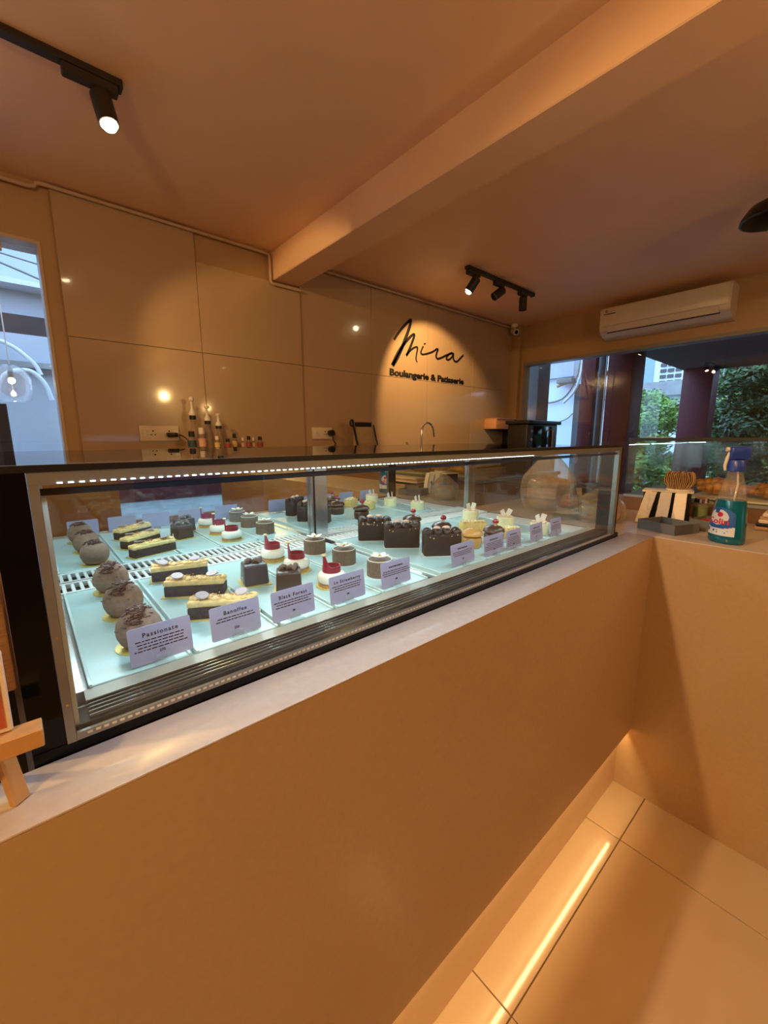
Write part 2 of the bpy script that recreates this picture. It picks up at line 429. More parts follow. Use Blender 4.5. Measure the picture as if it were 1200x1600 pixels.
# deck
M['apron'] = mat('deck_glass_beige', (0.36, 0.35, 0.30), 0.38, var=0.02, spec=0.6)
kpart('front_apron', M['apron'], 0.020, CXR-0.022, 0.5205, 0.5445, DECK-0.0068, DECK-0.0015)
kpart('deck', M['deckwhite'], 0.012, CXR-0.012, 0.520, 0.925, 0.9238, DECK-0.0070)
kpart('front_channel', M['darkgap'], 0.008, CXR-0.02, CASE_Y+0.0115, 0.5195, 0.9238, 0.9330)
for k in range(5):
    y = CASE_Y+0.0135+k*0.0076
    local(case, lambda: box('vent_slat', M['slat'], 0.020, CXR-0.022, y, y+0.0026, 0.9335, 0.9385, bev=0.0008, seg=2))
for (a, b) in ((0.012, 0.592), (0.628, CXR-0.02)):
    kpart('rear_channel', M['darkgap'], a, b, 0.9255, MIRROR_Y-0.002, 0.9238, 0.9285)
    bm = bmesh.new()
    n = int((b-a)/0.0135)
    for k in range(n+1):
        x = a+k*(b-a-0.006)/n
        add_box(bm, x, x+0.006, 0.9335, MIRROR_Y-0.0105, 0.9340, 0.9390, 0.001, 1)
    gr = local(case, lambda: obj('rear_grille_bars', bm, M['grille'])); gr['kind'] = 'stuff'
    kpart('rear_grille_edge', M['grille'], a, b, 0.9258, 0.9333, 0.9300, 0.9395)
    kpart('rear_grille_edge', M['grille'], a, b, MIRROR_Y-0.0103, MIRROR_Y-0.0022, 0.9300, 0.9395)
# centre gap between the two decks
kpart('deck_divider', M['steel'], 0.5985, 0.6215, 0.521, 0.924, DECK-0.0068, DECK-0.0058)
# left inner side
kpart('side_liner', M['deckwhite'], 0.0075, 0.0115, CASE_Y+0.014, MIRROR_Y-0.002, 0.9238, 1.168)
kpart('side_rail', M['steel'], 0.012, 0.0195, 0.521, 0.924, DECK-0.0068, DECK+0.010)
# mirrored rear doors and posts
kpart('mirror_door', M['mirror'], 0.016, 0.588, MIRROR_Y, MIRROR_Y+0.006, 0.9238, 1.176)
kpart('mirror_door', M['mirror'], 0.640, 1.288, MIRROR_Y, MIRROR_Y+0.006, 0.9238, 1.176)
kpart('rear_post', M['steel'], 0.5885, 0.6395, MIRROR_Y-0.012, MIRROR_Y+0.01, 0.9238, 1.176)
kpart('post_seal', M['black'], 0.5945, 0.5985, MIRROR_Y-0.0145, MIRROR_Y-0.0122, 0.940, 1.176)
kpart('rear_post', M['steel'], 1.2885, 1.306, MIRROR_Y-0.010, MIRROR_Y+0.01, 0.9238, 1.176)
kpart('post_seal', M['black'], 1.3065, 1.3125, MIRROR_Y-0.006, MIRROR_Y+0.008, 0.9238, 1.176)
kpart('rear_post', M['steel'], 1.313, CXR-0.010, MIRROR_Y-0.002, MIRROR_Y+0.01, 0.9238, 1.176)
kpart('rear_post', M['steel'], 0.0118, 0.0158, MIRROR_Y-0.010, MIRROR_Y+0.01, 0.9238, 1.176)
kpart('head_rail', M['steelrail'], 0.0, CXR, MIRROR_Y-0.024, CB, 1.1765, 1.1900)
# LED strips: housing with single diodes, front and rear
kpart('led_housing', M['steelrail'], 0.012, 0.86, CASE_Y+0.0205, CASE_Y+0.030, 1.1800, 1.1880)
bm = bmesh.new()
k = 0
while 0.020+k*0.0083 < 0.85:
    x = 0.020+k*0.0083; add_box(bm, x, x+0.0040, CASE_Y-0.0012, CASE_Y-0.0002, 1.1798, 1.1809); k += 1
dd = local(case, lambda: obj('led_diodes', bm, M['led'], smooth=0)); dd['kind'] = 'stuff'
bm = bmesh.new()
add_box(bm, 0.02, 0.60, MIRROR_Y-0.020, MIRROR_Y-0.014, 1.1735, 1.1762); add_box(bm, 0.66, 1.30, MIRROR_Y-0.020, MIRROR_Y-0.014, 1.1735, 1.1762)
M['ledsoft'] = mat('soft_cool_led', (0.9, 0.95, 1), 0.4, emit=COOL, estr=1.2)
local(case, lambda: obj('rear_led_tube', bm, M['ledsoft'], smooth=0))
for (xa, xb, ya, pw, tilt) in ((0.03, 0.62, CASE_Y-0.0035, 0.48, 0), (0.63, 1.28, CASE_Y-0.0035, 0.34, 0), (0.03, 0.62, CASE_Y+0.020, 0.55, 25), (0.63, 1.28, CASE_Y+0.020, 0.4, 25), (0.03, 0.59, MIRROR_Y-0.02, 1.15, -30), (0.65, 1.28, MIRROR_Y-0.02, 0.85, -30)):
    l = lamp('case_light', 'AREA', ((xa+xb)/2-0.66, ya-0.75, 1.1775 if ya < CASE_Y else 1.172), CASE_W*pw, (0.52, 0.77, 1.0) if ya < CASE_Y else COOL, case, shape='RECTANGLE', size=xb-xa, size_y=0.005)
    l.rotation_euler = (math.radians(tilt), 0, 0)

# ---- trays on the deck
tx = [(0.024, 0.138, 'brown dome mousses'), (0.142, 0.262, 'banoffee bars'), (0.266, 0.362, 'dark chocolate cubes'), (0.366, 0.466, 'white and red domes'), (0.470, 0.592, 'flower topped cakes'),
      (0.630, 0.790, 'dark layered cake slices'), (0.794, 0.960, 'mushroom shaped cakes'), (0.964, 1.080, 'crumble topped yellow tarts'), (1.084, 1.205, 'pale cheesecakes')]
for a, b, what in tx:
    t = thing('display_tray', 'pale blue acrylic tray carrying the '+what, 'tray', ((a+b)/2, 0.733, DECK-0.0068), group='acrylic display trays')
    hw = (b-a)/2-0.0008; hd = 0.187
    bm = bmesh.new(); add_box(bm, -hw, hw, -hd, hd, 0, 0.0066, 0.001, 1); obj('base', bm, M['tray'], t)
    bm = bmesh.new()
    for s in (-1, 1):
        add_box(bm, s*(hw-0.002)-0.002, s*(hw-0.002)+0.002, -hd, hd, 0.0067, 0.0088, 0.0006, 1)
    obj('rim', bm, M['trayrim'], t)

# ================================================================== DESSERTS
M['gold'] = mat('gold_cake_board', (0.72, 0.55, 0.16), 0.32, 0.3, var=0.05)
M['velvet'] = mat('mocha_velvet', (0.26, 0.155, 0.11), 0.75, var=0.15, scale=120, bump=0.15, bscale=400)
M['shavings'] = mat('chocolate_shavings', (0.12, 0.055, 0.045), 0.5, var=0.4, scale=200)
M['sponge'] = mat('dark_sponge', (0.040, 0.024, 0.017), 0.8, var=0.4, scale=300, bump=0.4, bscale=500)
M['cream'] = mat('toffee_cream', (0.74, 0.55, 0.24), 0.55, var=0.15, scale=120, bump=0.2, bscale=150)
M['lilacdisc'] = mat('lilac_disc', (0.42, 0.36, 0.42), 0.4, var=0.08, scale=200)
M['chocglaze'] = mat('dark_chocolate_glaze', (0.055, 0.032, 0.022), 0.32, var=0.1)
M['choccurl'] = mat('chocolate_curl', (0.15, 0.10, 0.08), 0.45, var=0.2)
M['whiteglaze'] = mat('white_glaze', (0.80, 0.76, 0.68), 0.18, var=0.02, sss=0.0)
M['biscuit'] = mat('biscuit_base', (0.50, 0.30, 0.12), 0.8, var=0.3, scale=250, bump=0.3, bscale=400)
M['redcollar'] = mat('raspberry_collar', (0.26, 0.020, 0.035), 0.28, var=0.1)
M['petal'] = mat('white_petal', (0.82, 0.79, 0.70), 0.4, var=0.04)
M['ribchoc'] = mat('cocoa_ribbed', (0.155, 0.10, 0.068), 0.6, var=0.15, scale=150)
M['fudge'] = mat('fudge_cake', (0.015, 0.009, 0.008), 0.42, var=0.3, scale=150, bump=0.25, bscale=200)
M['nougat'] = mat('nougat_dot', (0.70, 0.52, 0.32), 0.6, var=0.2, scale=300)
M['caramel'] = mat('caramel_glaze', (0.58, 0.30, 0.085), 0.25, var=0.1)
M['vanilla'] = mat('vanilla_glaze', (0.80, 0.62, 0.25), 0.3, var=0.06)
M['redball'] = mat('cherry_red', (0.32, 0.02, 0.045), 0.15, var=0.2, scale=200)
M['tart'] = mat('yellow_tart', (0.78, 0.56, 0.20), 0.6, var=0.15, scale=200, bump=0.2, bscale=300)
M['crumb'] = mat('crumble_top', (0.84, 0.68, 0.38), 0.7, var=0.2, scale=250)
M['cheese'] = mat('cheesecake', (0.84, 0.76, 0.46), 0.5, var=0.06, scale=100)
M['pinktop'] = mat('blush_topping', (0.80, 0.55, 0.42), 0.5, var=0.2, scale=200)
M['shard'] = mat('white_chocolate_shard', (0.88, 0.84, 0.72), 0.35, var=0.03)

def part_disc(t, r, m='gold', h=0.0014, name='cake_board'):
    bm = bmesh.new(); add_lathe(bm, [(0, 0), (r, 0), (r, h), (0, h)], 28); return obj(name, bm, M[m], t)
def flake_heap(n, fn, m='shavings', size=0.006):
    bm = bmesh.new()
    for _ in range(n):
        p = Vector(fn()); mt = Matrix.Translation(p) @ Matrix.Rotation(random.uniform(0, 2*PI), 4, 'Z') @ Matrix.Rotation(random.uniform(-0.9, 0.9), 4, 'X')
        s = size*random.uniform(0.6, 1.3)
        add_box(bm, -s, s, -s*0.28, s*0.28, -0.0006, 0.0006, mtx=mt)
    return bm
def make_dome(label):
    t = thing('dome_mousse', label, 'cake', group='brown dome mousses in the first row')
    part_disc(t, 0.034)
    bm = bmesh.new()
    prof = [(0, 0.0016), (0.020, 0.0016), (0.0265, 0.009), (0.0305, 0.019), (0.0315, 0.028), (0.0295, 0.038), (0.024, 0.047), (0.015, 0.0535), (0.006, 0.056), (0, 0.0564)]
    add_lathe(bm, prof, 32); obj('dome', bm, M['velvet'], t, 60)
    def f():
        u = random.gauss(0, 1)*0.0070; v = random.uniform(-0.027, 0.016)
        r = math.hypot(u, v); z = 0.028+0.0285*math.sqrt(max(0, 1-(min(r, 0.031)/0.0315)**2))
        return (u, v, z+random.uniform(0, 0.0045))
    o = obj('chocolate_shavings', flake_heap(170, f, size=0.0036), M['shavings'], t, 0); o['kind'] = 'stuff'
    return t
def make_bar(label):
    t = thing('banoffee_bar', label, 'cake', group='banoffee bars in the second row')
    bm = bmesh.new(); add_box(bm, -0.056, 0.056, -0.019, 0.019, 0, 0.0013, 0.0004, 1); obj('cake_board', bm, M['gold'], t)
    bm = bmesh.new(); add_box(bm, -0.051, 0.051, -0.0145, 0.0145, 0.0014, 0.020, 0.002, 2); obj('sponge', bm, M['sponge'], t)
    bm = bmesh.new(); add_box(bm, -0.0515, 0.0515, -0.015, 0.015, 0.0202, 0.030, 0.003, 3)
    for k in range(14):
        add_ball(bm, (-0.046+k*0.0071, random.uniform(-0.005, 0.005), 0.0305), random.uniform(0.0055, 0.008), 2, (1, 1.4, 0.55))
    cr = obj('cream', bm, M['cream'], t, 60)
    bm = flake_heap(46, lambda: (random.uniform(-0.046, 0.046), random.uniform(-0.010, 0.010), 0.0352), size=0.0016)
    o = obj('caramel_crumbs', bm, M['caramel'], cr, 0); o['kind'] = 'stuff'
    for x, y, a in ((-0.030, -0.003, 0.35), (0.028, 0.003, -0.2)):
        bm = bmesh.new(); add_lathe(bm, [(0, -0.0012), (0.0095, -0.0012), (0.0105, 0), (0.0095, 0.0012), (0, 0.0012)], 20)
        obj('lilac_disc', bm, M['lilacdisc'], t, loc=(x, y, 0.0370), rot=(0.22, a*0.5, 0))
    return t
def make_cube(label):
    t = thing('chocolate_cube', label, 'cake', group='dark chocolate cubes in the third row')
    bm = bmesh.new(); add_box(bm, -0.028, 0.028, -0.028, 0.028, 0, 0.0013, 0.0004, 1); obj('cake_board', bm, M['gold'], t)
    bm = bmesh.new()
    v = add_box(bm, -0.0235, 0.0235, -0.0235, 0.0235, 0.0014, 0.041, 0.004, 3)
    for q in bm.verts:
        k = 1-0.08*(q.co.z/0.041); q.co.x *= k; q.co.y *= k
    obj('glazed_body', bm, M['chocglaze'], t, 60)
    for i, (x, y, a) in enumerate(((-0.010, 0.004, 0.4), (0.004, -0.002, -0.5), (0.013, 0.006, 1.2))):
        bm = bmesh.new()
        pts = [(x+0.006*math.cos(a)*s, y+0.006*math.sin(a)*s, 0.043+0.004*(1-s*s)) for s in (-1.4, -0.7, 0, 0.7, 1.4)]
        add_tube(bm, pts, [0.002, 0.0042, 0.0048, 0.0042, 0.002], 10); obj('chocolate_curl', bm, M['choccurl'], t, 60)
    bm = bmesh.new(); add_box(bm, 0.0, 0.0075, -0.001, 0.0015, 0.043, 0.051, 0.0004, 1, Matrix.Rotation(0.5, 4, 'Y')); obj('white_fleck', bm, M['petal'], t, loc=(-0.022, 0, 0.004))
    bm = bmesh.new(); add_box(bm, -0.0242, -0.0230, -0.006, -0.002, 0.006, 0.016, 0.0004, 1); obj('almond_fleck', bm, M['petal'], t)
    return t
def make_straw(label):
    t = thing('strawberry_dome', label, 'cake', group='white domes with red collars in the fourth row')
    part_disc(t, 0.0305)
    bm = bmesh.new(); add_lathe(bm, [(0, 0.0015), (0.026, 0.0015), (0.0265, 0.0065), (0, 0.0065)], 28); obj('biscuit_base', bm, M['biscuit'], t)
    bm = bmesh.new(); add_lathe(bm, [(0, 0.0067), (0.0225, 0.0067), (0.0268, 0.0115), (0.0276, 0.0175), (0.0258, 0.0240), (0.0215, 0.0280), (0, 0.0284)], 32); obj('white_dome', bm, M['whiteglaze'], t, 60)
    bm = bmesh.new(); seg = 40; ri, ro = 0.0160, 0.0176; rings = []
    for k in range(seg+1):
        a = 2*PI*k/seg*0.97; s = k/seg
        h = 0.0125 + (0.021 if s < 0.07 else (0.021*(1-(s-0.07)/0.09) if s < 0.16 else 0))
        c, d = math.cos(a), math.sin(a)
        rings.append([bm.verts.new((ro*c, ro*d, 0.0275)), bm.verts.new((ro*c, ro*d, 0.0275+h)), bm.verts.new((ri*c, ri*d, 0.0275+h)), bm.verts.new((ri*c, ri*d, 0.0275))])
    for A, B in zip(rings[:-1], rings[1:]):
        for i in range(4): bm.faces.new((A[i], A[(i+1) % 4], B[(i+1) % 4], B[i]))
    bm.faces.new(rings[0]); bm.faces.new(list(reversed(rings[-1])))
    co = obj('red_collar', bm, M['redcollar'], t)
    bm = bmesh.new()
    for k in range(5): add_ball(bm, (0.0165+0.0026*math.cos(k*1.257), 0.003+0.0026*math.sin(k*1.257), 0.0625), 0.0024, 1)
    add_ball(bm, (0.0165, 0.003, 0.0632), 0.0018, 1); obj('cream_flower', bm, M['crumb'], t, 60)
    return t
def make_flower(label):
    t = thing('flower_cake', label, 'cake', group='cocoa cylinders with white flowers in the fifth row')
    part_disc(t, 0.0305, 'trayrim')
    bm = bmesh.new(); add_lathe(bm, [(0, 0.0015), (0.0262, 0.0015), (0.0262, 0.033), (0.0245, 0.0345), (0, 0.0345)], 72, wob=lambda a, z: 0.012*math.cos(36*a)); obj('ribbed_body', bm, M['ribchoc'], t, 20)
    bm = bmesh.new(); add_lathe(bm, [(0.0238, 0.0346), (0.0252, 0.0346), (0.0252, 0.0356), (0.0238, 0.0356)], 40, loop=True)
    obj('white_rim', bm, M['petal'], t)
    for k in range(5):
        a = k*2*PI/5+0.3; bm = bmesh.new()
        add_ball(bm, (0, 0, 0), 0.0085, 2, (1.05, 0.72, 0.20))
        obj('petal', bm, M['petal'], t, 60, loc=(0.0118*math.cos(a), 0.0118*math.sin(a), 0.0425), rot=(0, -0.28, a))
    bm = bmesh.new(); add_ball(bm, (0, 0, 0.0415), 0.0032, 2); obj('flower_heart', bm, M['caramel'], t, 60)
    return t
def make_slice(label, dots):
    t = thing('fudge_slice', label, 'cake', group='black fudge cake slices')
    bm = bmesh.new(); add_box(bm, -0.046, 0.046, -0.0185, 0.0185, 0, 0.0010, 0.0003, 1); obj('cake_board', bm, M['petal'], t)
    bm = bmesh.new(); add_box(bm, -0.0455, 0.0455, -0.0180, 0.0180, 0.0011, 0.055, 0.004, 2); obj('cake_body', bm, M['fudge'], t, 60)
    bm = bmesh.new()
    for k in range(4):
        for j in range(2):
            add_ball(bm, (-0.0345+k*0.0230, -0.009+j*0.018, 0.056), 0.0122, 2, (1, 0.85, 0.9))
    obj('piped_ganache', bm, M['fudge'], t, 60)
    bm = bmesh.new()
    for k in range(26 if dots else 7):
        y = -0.0183 if k % 3 else random.uniform(-0.012, 0.012)
        z = random.uniform(0.045, 0.053) if y < -0.016 else 0.0665
        add_ball(bm, (random.uniform(-0.037, 0.037), y, z), random.uniform(0.0011, 0.0022), 1)
    o = obj('nougat_dots', bm, M['nougat'], t, 60); o['kind'] = 'stuff'
    bm = bmesh.new()
    for (x, y) in ((-0.012, 0.0), (0.012, 0.003)):
        add_ball(bm, (x, y, 0.067), 0.0070, 2, (1.3, 1, 0.6), 0.08)
    obj('cream_rosette', bm, M['pinktop'], t, 60)
    return t
def make_mushroom(label, body, cap, ball):
    t = thing('mushroom_cake', label, 'cake', group='mushroom shaped cakes')
    part_disc(t, 0.031, 'trayrim')
    bm = bmesh.new(); add_lathe(bm, [(0, 0.0015), (0.022, 0.0015), (0.0255, 0.006), (0.0265, 0.018), (0.0255, 0.027), (0.022, 0.031), (0, 0.031)], 32); obj('cake_body', bm, M[body], t, 60)
    bm = bmesh.new(); add_lathe(bm, [(0, 0.0312), (0.020, 0.0312), (0.0285, 0.0345), (0.0275, 0.040), (0.021, 0.0465), (0.010, 0.050), (0, 0.0507)], 32); obj('mushroom_cap', bm, M[cap], t, 60)
    if ball:
        bm = bmesh.new(); add_cyl(bm, (0.0, -0.004, 0.049), (0.0, -0.004, 0.058), 0.0042, 12); st = obj('tiny_stem', bm, M['pinktop'], t)
        bm = bmesh.new(); add_lathe(bm, [(0, 0.0570), (0.0075, 0.0575), (0.0085, 0.061), (0.0065, 0.0665), (0, 0.069)], 20, Matrix.Translation((0, -0.004, 0))); bl = obj('tiny_red_cap', bm, M['redball'], t, 60)
        bm = bmesh.new()
        for k in range(7):
            a = k*0.9; add_ball(bm, (0.0068*math.cos(a), -0.004+0.0068*math.sin(a), 0.0645), 0.0011, 1)
        obj('white_spots', bm, M['petal'], bl, 60)
    return t
def make_tart(label):
    t = thing('crumble_tart', label, 'cake', group='yellow crumble tarts')
    bm = bmesh.new(); add_box(bm, -0.043, 0.043, -0.020, 0.020, 0, 0.0013, 0.0004, 1); obj('cake_board', bm, M['petal'], t)
    bm = bmesh.new(); add_box(bm, -0.039, 0.039, -0.0165, 0.0165, 0.0014, 0.029, 0.003, 2); obj('tart_body', bm, M['tart'], t, 60)
    bm = bmesh.new()
    for k in range(60):
        add_ball(bm, (random.uniform(-0.036, 0.036), random.uniform(-0.014, 0.014), 0.0305+random.uniform(0, 0.002)), random.uniform(0.0025, 0.0048), 1)
    o = obj('crumble_topping', bm, M['crumb'], t, 60); o['kind'] = 'stuff'
    return t
def make_cheese(label, tilt):
    t = thing('cheesecake', label, 'cake', group='small round cheesecakes with white shards')
    part_disc(t, 0.0315, 'trayrim')
    bm = bmesh.new(); add_lathe(bm, [(0, 0.0015), (0.0268, 0.0015), (0.0270, 0.030), (0.0255, 0.032), (0, 0.032)], 36); obj('cake_body', bm, M['cheese'], t, 40)
    bm = bmesh.new()
    for k in range(34):
        a = random.uniform(0, 2*PI); r = 0.0225*math.sqrt(random.random()); add_ball(bm, (r*math.cos(a), r*math.sin(a), 0.0335), random.uniform(0.003, 0.0055), 1, (1, 1, 0.7))
    o = obj('blush_topping', bm, M['pinktop'], t, 60); o['kind'] = 'stuff'
    for i, (x, a, rz) in enumerate(((-0.008, -0.35-tilt, 0.3), (0.010, 0.30+tilt, -0.5))):
        bm = bmesh.new(); add_box(bm, -0.0075, 0.0075, -0.0006, 0.0006, 0, 0.023, 0.0003, 1); obj('white_shard', bm, M['shard'], t, loc=(x, 0, 0.034), rot=(0.0, a, rz-0.6))
    return t
R = math.radians
Z = DECK
d0 = make_dome('brown dome mousse behind the Passionate card, front of its row'); d0.location = (0.092, 0.618, Z); d0.rotation_euler = (0, 0, R(-20)); d0.scale = (0.90, 0.90, 0.92)
dup(d0, (0.094, 0.748, Z), R(-25), 'brown dome mousse in the middle of the first row')
dup(d0, (0.096, 0.885, Z), R(-20), 'brown dome mousse nearest the rear grille')
b0 = make_bar('banoffee bar half hidden by the Banoffee card'); b0.location = (0.214, 0.640, Z); b0.rotation_euler = (0, 0, R(-30))
dup(b0, (0.210, 0.765, Z), R(-32), 'banoffee bar in the middle of the second row')
dup(b0, (0.214, 0.880, Z), R(-16), 'banoffee bar lying closest to the rear grille')
c0 = make_cube('dark chocolate cube standing clear of the cards'); c0.location = (0.315, 0.752, Z); c0.rotation_euler = (0, 0, R(-12))
dup(c0, (0.345, 0.668, Z), R(-28), 'dark chocolate cube behind the Black Forest card')
s0 = make_straw('white dome with red collar behind the Le Strawberry card'); s0.location = (0.421, 0.640, Z); s0.rotation_euler = (0, 0, R(170))
dup(s0, (0.415, 0.765, Z), R(150), 'white dome with red collar in the middle of the fourth row')
dup(s0, (0.412, 0.872, Z), R(175), 'white dome with red collar nearest the rear grille')
f0 = make_flower('cocoa cylinder with white flower behind the fifth card'); f0.location = (0.527, 0.622, Z)
dup(f0, (0.520, 0.738, Z), R(25), 'cocoa cylinder with white flower in the middle of its row')
dup(f0, (0.517, 0.858, Z), R(50), 'cocoa cylinder with white flower beside the steel post')
k0 = make_slice('black fudge cake slice behind the first right hand card', False); k0.location = (0.738, 0.640, Z); k0.rotation_euler = (0, 0, R(-35))
k1 = dup(k0, (0.716, 0.757, Z), R(-40), 'black fudge cake slice in the middle of its row')
k2 = make_slice('black fudge cake slice dotted with nougat, at the back', True); k2.location = (0.712, 0.862, Z); k2.rotation_euler = (0, 0, R(-38))
m0 = make_mushroom('plain caramel mushroom cake without a red cap', 'caramel', 'caramel', False); m0.location = (0.845, 0.632, Z)
m1 = make_mushroom('dark mushroom cake with bright red cap, front of the case', 'chocglaze', 'chocglaze', True); m1.location = (0.922, 0.618, Z)
dup(m1, (0.855, 0.742, Z), R(40), 'dark mushroom cake peeping over the front fudge slice')
m2 = make_mushroom('dark mushroom cake with red cap behind the middle slice', 'chocglaze', 'chocglaze', True); m2.location = (0.868, 0.872, Z); m2.rotation_euler = (0, 0, R(80))
e0 = make_tart('yellow crumble tart behind the third right hand card'); e0.location = (1.000, 0.630, Z); e0.rotation_euler = (0, 0, R(-30))
dup(e0, (1.000, 0.745, Z), R(-30), 'yellow crumble tart behind the caramel mushroom cake')
h0 = make_cheese('round cheesecake with shards behind the fourth right hand card', 0.0); h0.location = (1.135, 0.603, Z)
h1 = make_cheese('round cheesecake with shards in the middle of its row', 0.12); h1.location = (1.138, 0.722, Z)
h2 = make_cheese('round cheesecake with shards on the far back tray', -0.05); h2.location = (1.150, 0.868, Z)

# ---- price cards
def word_bars(bm, y, x0, x1, h, rnd):
    x = x0
    while x < x1-0.002:
        w = min(rnd.uniform(0.002, 0.0068), x1-x)
        add_box(bm, x, x+w, y, y+h, 0.0, 0.00012); x += w+0.0011
def price_card(x0, x1, y, title, price, lines, label, h=0.0475):
    w = x1-x0; cx = (x0+x1)/2
    t = thing('price_card', label, 'sign', (cx, y, DECK+0.0025), R(2), 'lilac price cards in the display case')
    tilt = R(-6)
    bm = bmesh.new(); hw = w/2
    r = 0.003; poly = []
    for (sx, sy, a0) in ((1, 1, 0), (-1, 1, 90), (-1, -1, 180), (1, -1, 270)):
        for q in range(4):
            a = R(a0+q*30); poly.append((sx*(hw-r)+r*math.cos(a), (h/2+sy*(h/2-r))+r*math.sin(a)))
    add_prism(bm, poly, -0.0009, 0.0)
    obj('card_board', bm, M['card'], t, rot=(PI/2+tilt, 0, 0))
    rnd = random.Random(label)
    bm = bmesh.new()
    if title: bm_text(bm, title, 0.0078, Matrix.Translation((0, h-0.0135, 0.0001)), extrude=0.0001, offset=0.00012, spacing=1.25)
    else: word_bars(bm, h-0.0125, -0.018, 0.018, 0.0028, rnd)
    for k in range(lines):
        s = rnd.uniform(0.72, 0.92)*hw
        word_bars(bm, h-0.0190-k*0.0040, -s, s, 0.0014, rnd)
    if price: bm_text(bm, price, 0.0048, Matrix.Translation((0, 0.0105, 0.0001)), extrude=0.0001, offset=0.00008)
    else: word_bars(bm, 0.0105, -0.0028, 0.0028, 0.0026, rnd)
    obj('lettering', bm, M['ink'], t, 0, rot=(PI/2+tilt, 0, 0))
    bm = bmesh.new(); add_box(bm, -0.009, 0.009, -0.0022, -0.0012, -0.0005, 0.009, 0.0003, 1); add_box(bm, -0.012, 0.012, -0.010, 0.012, -0.0022, -0.0008, 0.0004, 1)
    obj('holder', bm, M['clear'], t)
    return t
price_card(0.069, 0.142, 0.553, 'Passionate', '275', 4, 'lilac price card titled Passionate')
price_card(0.166, 0.238, 0.553, 'Banoffee', '250', 2, 'lilac price card titled Banoffee')
price_card(0.256, 0.331, 0.553, 'Black Forest', None, 3, 'lilac price card titled Black Forest')
price_card(0.360, 0.436, 0.553, 'Le Strawberry', None, 3, 'lilac price card titled Le Strawberry')
price_card(0.475, 0.552, 0.555, None, None, 3, 'lilac price card in front of the flower topped cakes')
price_card(0.673, 0.757, 0.554, None, None, 3, 'lilac price card in front of the black fudge slices')
price_card(0.792, 0.876, 0.554, None, None, 5, 'lilac price card in front of the caramel mushroom cake')
price_card(0.882, 0.952, 0.552, None, None, 6, 'lilac price card in front of the yellow tarts')
price_card(0.996, 1.064, 0.553, None, None, 3, 'lilac price card in front of the cheesecakes')
price_card(1.106, 1.172, 0.553, None, None, 4, 'lilac price card at the far right of the case')

# ================================================================== LOGO ON THE BACK WALL
PANEL_Y = WALL_Y-0.0125
sign = thing('shop_sign', 'black Mira script logo with Boulangerie and Patisserie lettering on tan wall', 'sign', (2.62, PANEL_Y, 1.70))
def smooth_path(pts, n=8):
    out = []
    P = [Vector((*p, 0)) for p in pts]
    for i in range(len(P)-1):
        p0 = P[max(i-1, 0)]; p1 = P[i]; p2 = P[i+1]; p3 = P[min(i+2, len(P)-1)]
        for k in range(n):
            t = k/n
            out.append(0.5*((2*p1)+(-p0+p2)*t+(2*p0-5*p1+4*p2-p3)*t*t+(-p0+3*p1-3*p2+p3)*t**3))
    out.append(P[-1]); return out
LOGO = []   # strokes filled below: (points (u,v) in metres on the wall, width)
LOGO = [
    ([(-0.359, 0.262), (-0.313, 0.318), (-0.253, 0.38), (-0.197, 0.425), (-0.182, 0.429), (-0.192, 0.384), (-0.231, 0.301), (-0.278, 0.211), (-0.329, 0.128), (-0.375, 0.072)], (0.009, 0.012, 0.017)),
    ([(-0.375, 0.072), (-0.329, 0.151), (-0.278, 0.217), (-0.217, 0.279), (-0.165, 0.323), (-0.142, 0.331), (-0.146, 0.308), (-0.177, 0.243), (-0.208, 0.19), (-0.227, 0.161)], (0.015, 0.010, 0.010)),
    ([(-0.227, 0.161), (-0.19, 0.199), (-0.145, 0.229), (-0.109, 0.24), (-0.104, 0.222), (-0.113, 0.184), (-0.118, 0.146), (-0.105, 0.124)], (0.009, 0.007, 0.004)),
    ([(-0.036, 0.255), (-0.057, 0.222), (-0.062, 0.202), (-0.043, 0.192), (0.014, 0.205), (0.072, 0.225), (0.121, 0.251), (0.133, 0.259)], (0.006, 0.007, 0.009)),
    ([(0.133, 0.259), (0.142, 0.25), (0.127, 0.219), (0.123, 0.193), (0.144, 0.179), (0.194, 0.195), (0.256, 0.222), (0.33, 0.25)], (0.009, 0.008, 0.009)),
    ([(0.341, 0.246), (0.298, 0.24), (0.262, 0.209), (0.257, 0.189), (0.289, 0.189), (0.331, 0.218), (0.346, 0.246), (0.348, 0.206), (0.365, 0.185), (0.398, 0.185), (0.442, 0.217), (0.485, 0.25)], (0.008, 0.008, 0.008)),
    ([(-0.021, 0.283), (-0.016, 0.272)], (0.009, 0.010, 0.009))]
def ribbon(bm, pts, ws, depth):
    P = smooth_path(pts); n = len(P); rows = []
    for i, p in enumerate(P):
        t = (P[min(i+1, n-1)]-P[max(i-1, 0)]).normalized(); s = Vector((-t.y, t.x, 0))
        u = i/(n-1); w = ws[0]+(ws[1]-ws[0])*u*2 if u < .5 else ws[1]+(ws[2]-ws[1])*(u-.5)*2
        a = p+s*w; b = p-s*w
        rows.append([bm.verts.new((a.x, -depth, a.y)), bm.verts.new((b.x, -depth, b.y)), bm.verts.new((b.x, 0, b.y)), bm.verts.new((a.x, 0, a.y))])
    for A, B in zip(rows[:-1], rows[1:]):
        for k in range(4): bm.faces.new((A[k], A[(k+1) % 4], B[(k+1) % 4], B[k]))
    bm.faces.new(rows[0]); bm.faces.new(list(reversed(rows[-1])))
bm = bmesh.new()
for pts, ws in LOGO:
    ribbon(bm, pts, ws, 0.004)
obj('script_lettering', bm, M['ink'], sign, 0)
me = text_mesh('Boulangerie & Patisserie', 0.070, 0.002, 0.0024, 'LEFT')
xs = [v.co.x for v in me.vertices]; k = 0.905/(max(xs)-min(xs))
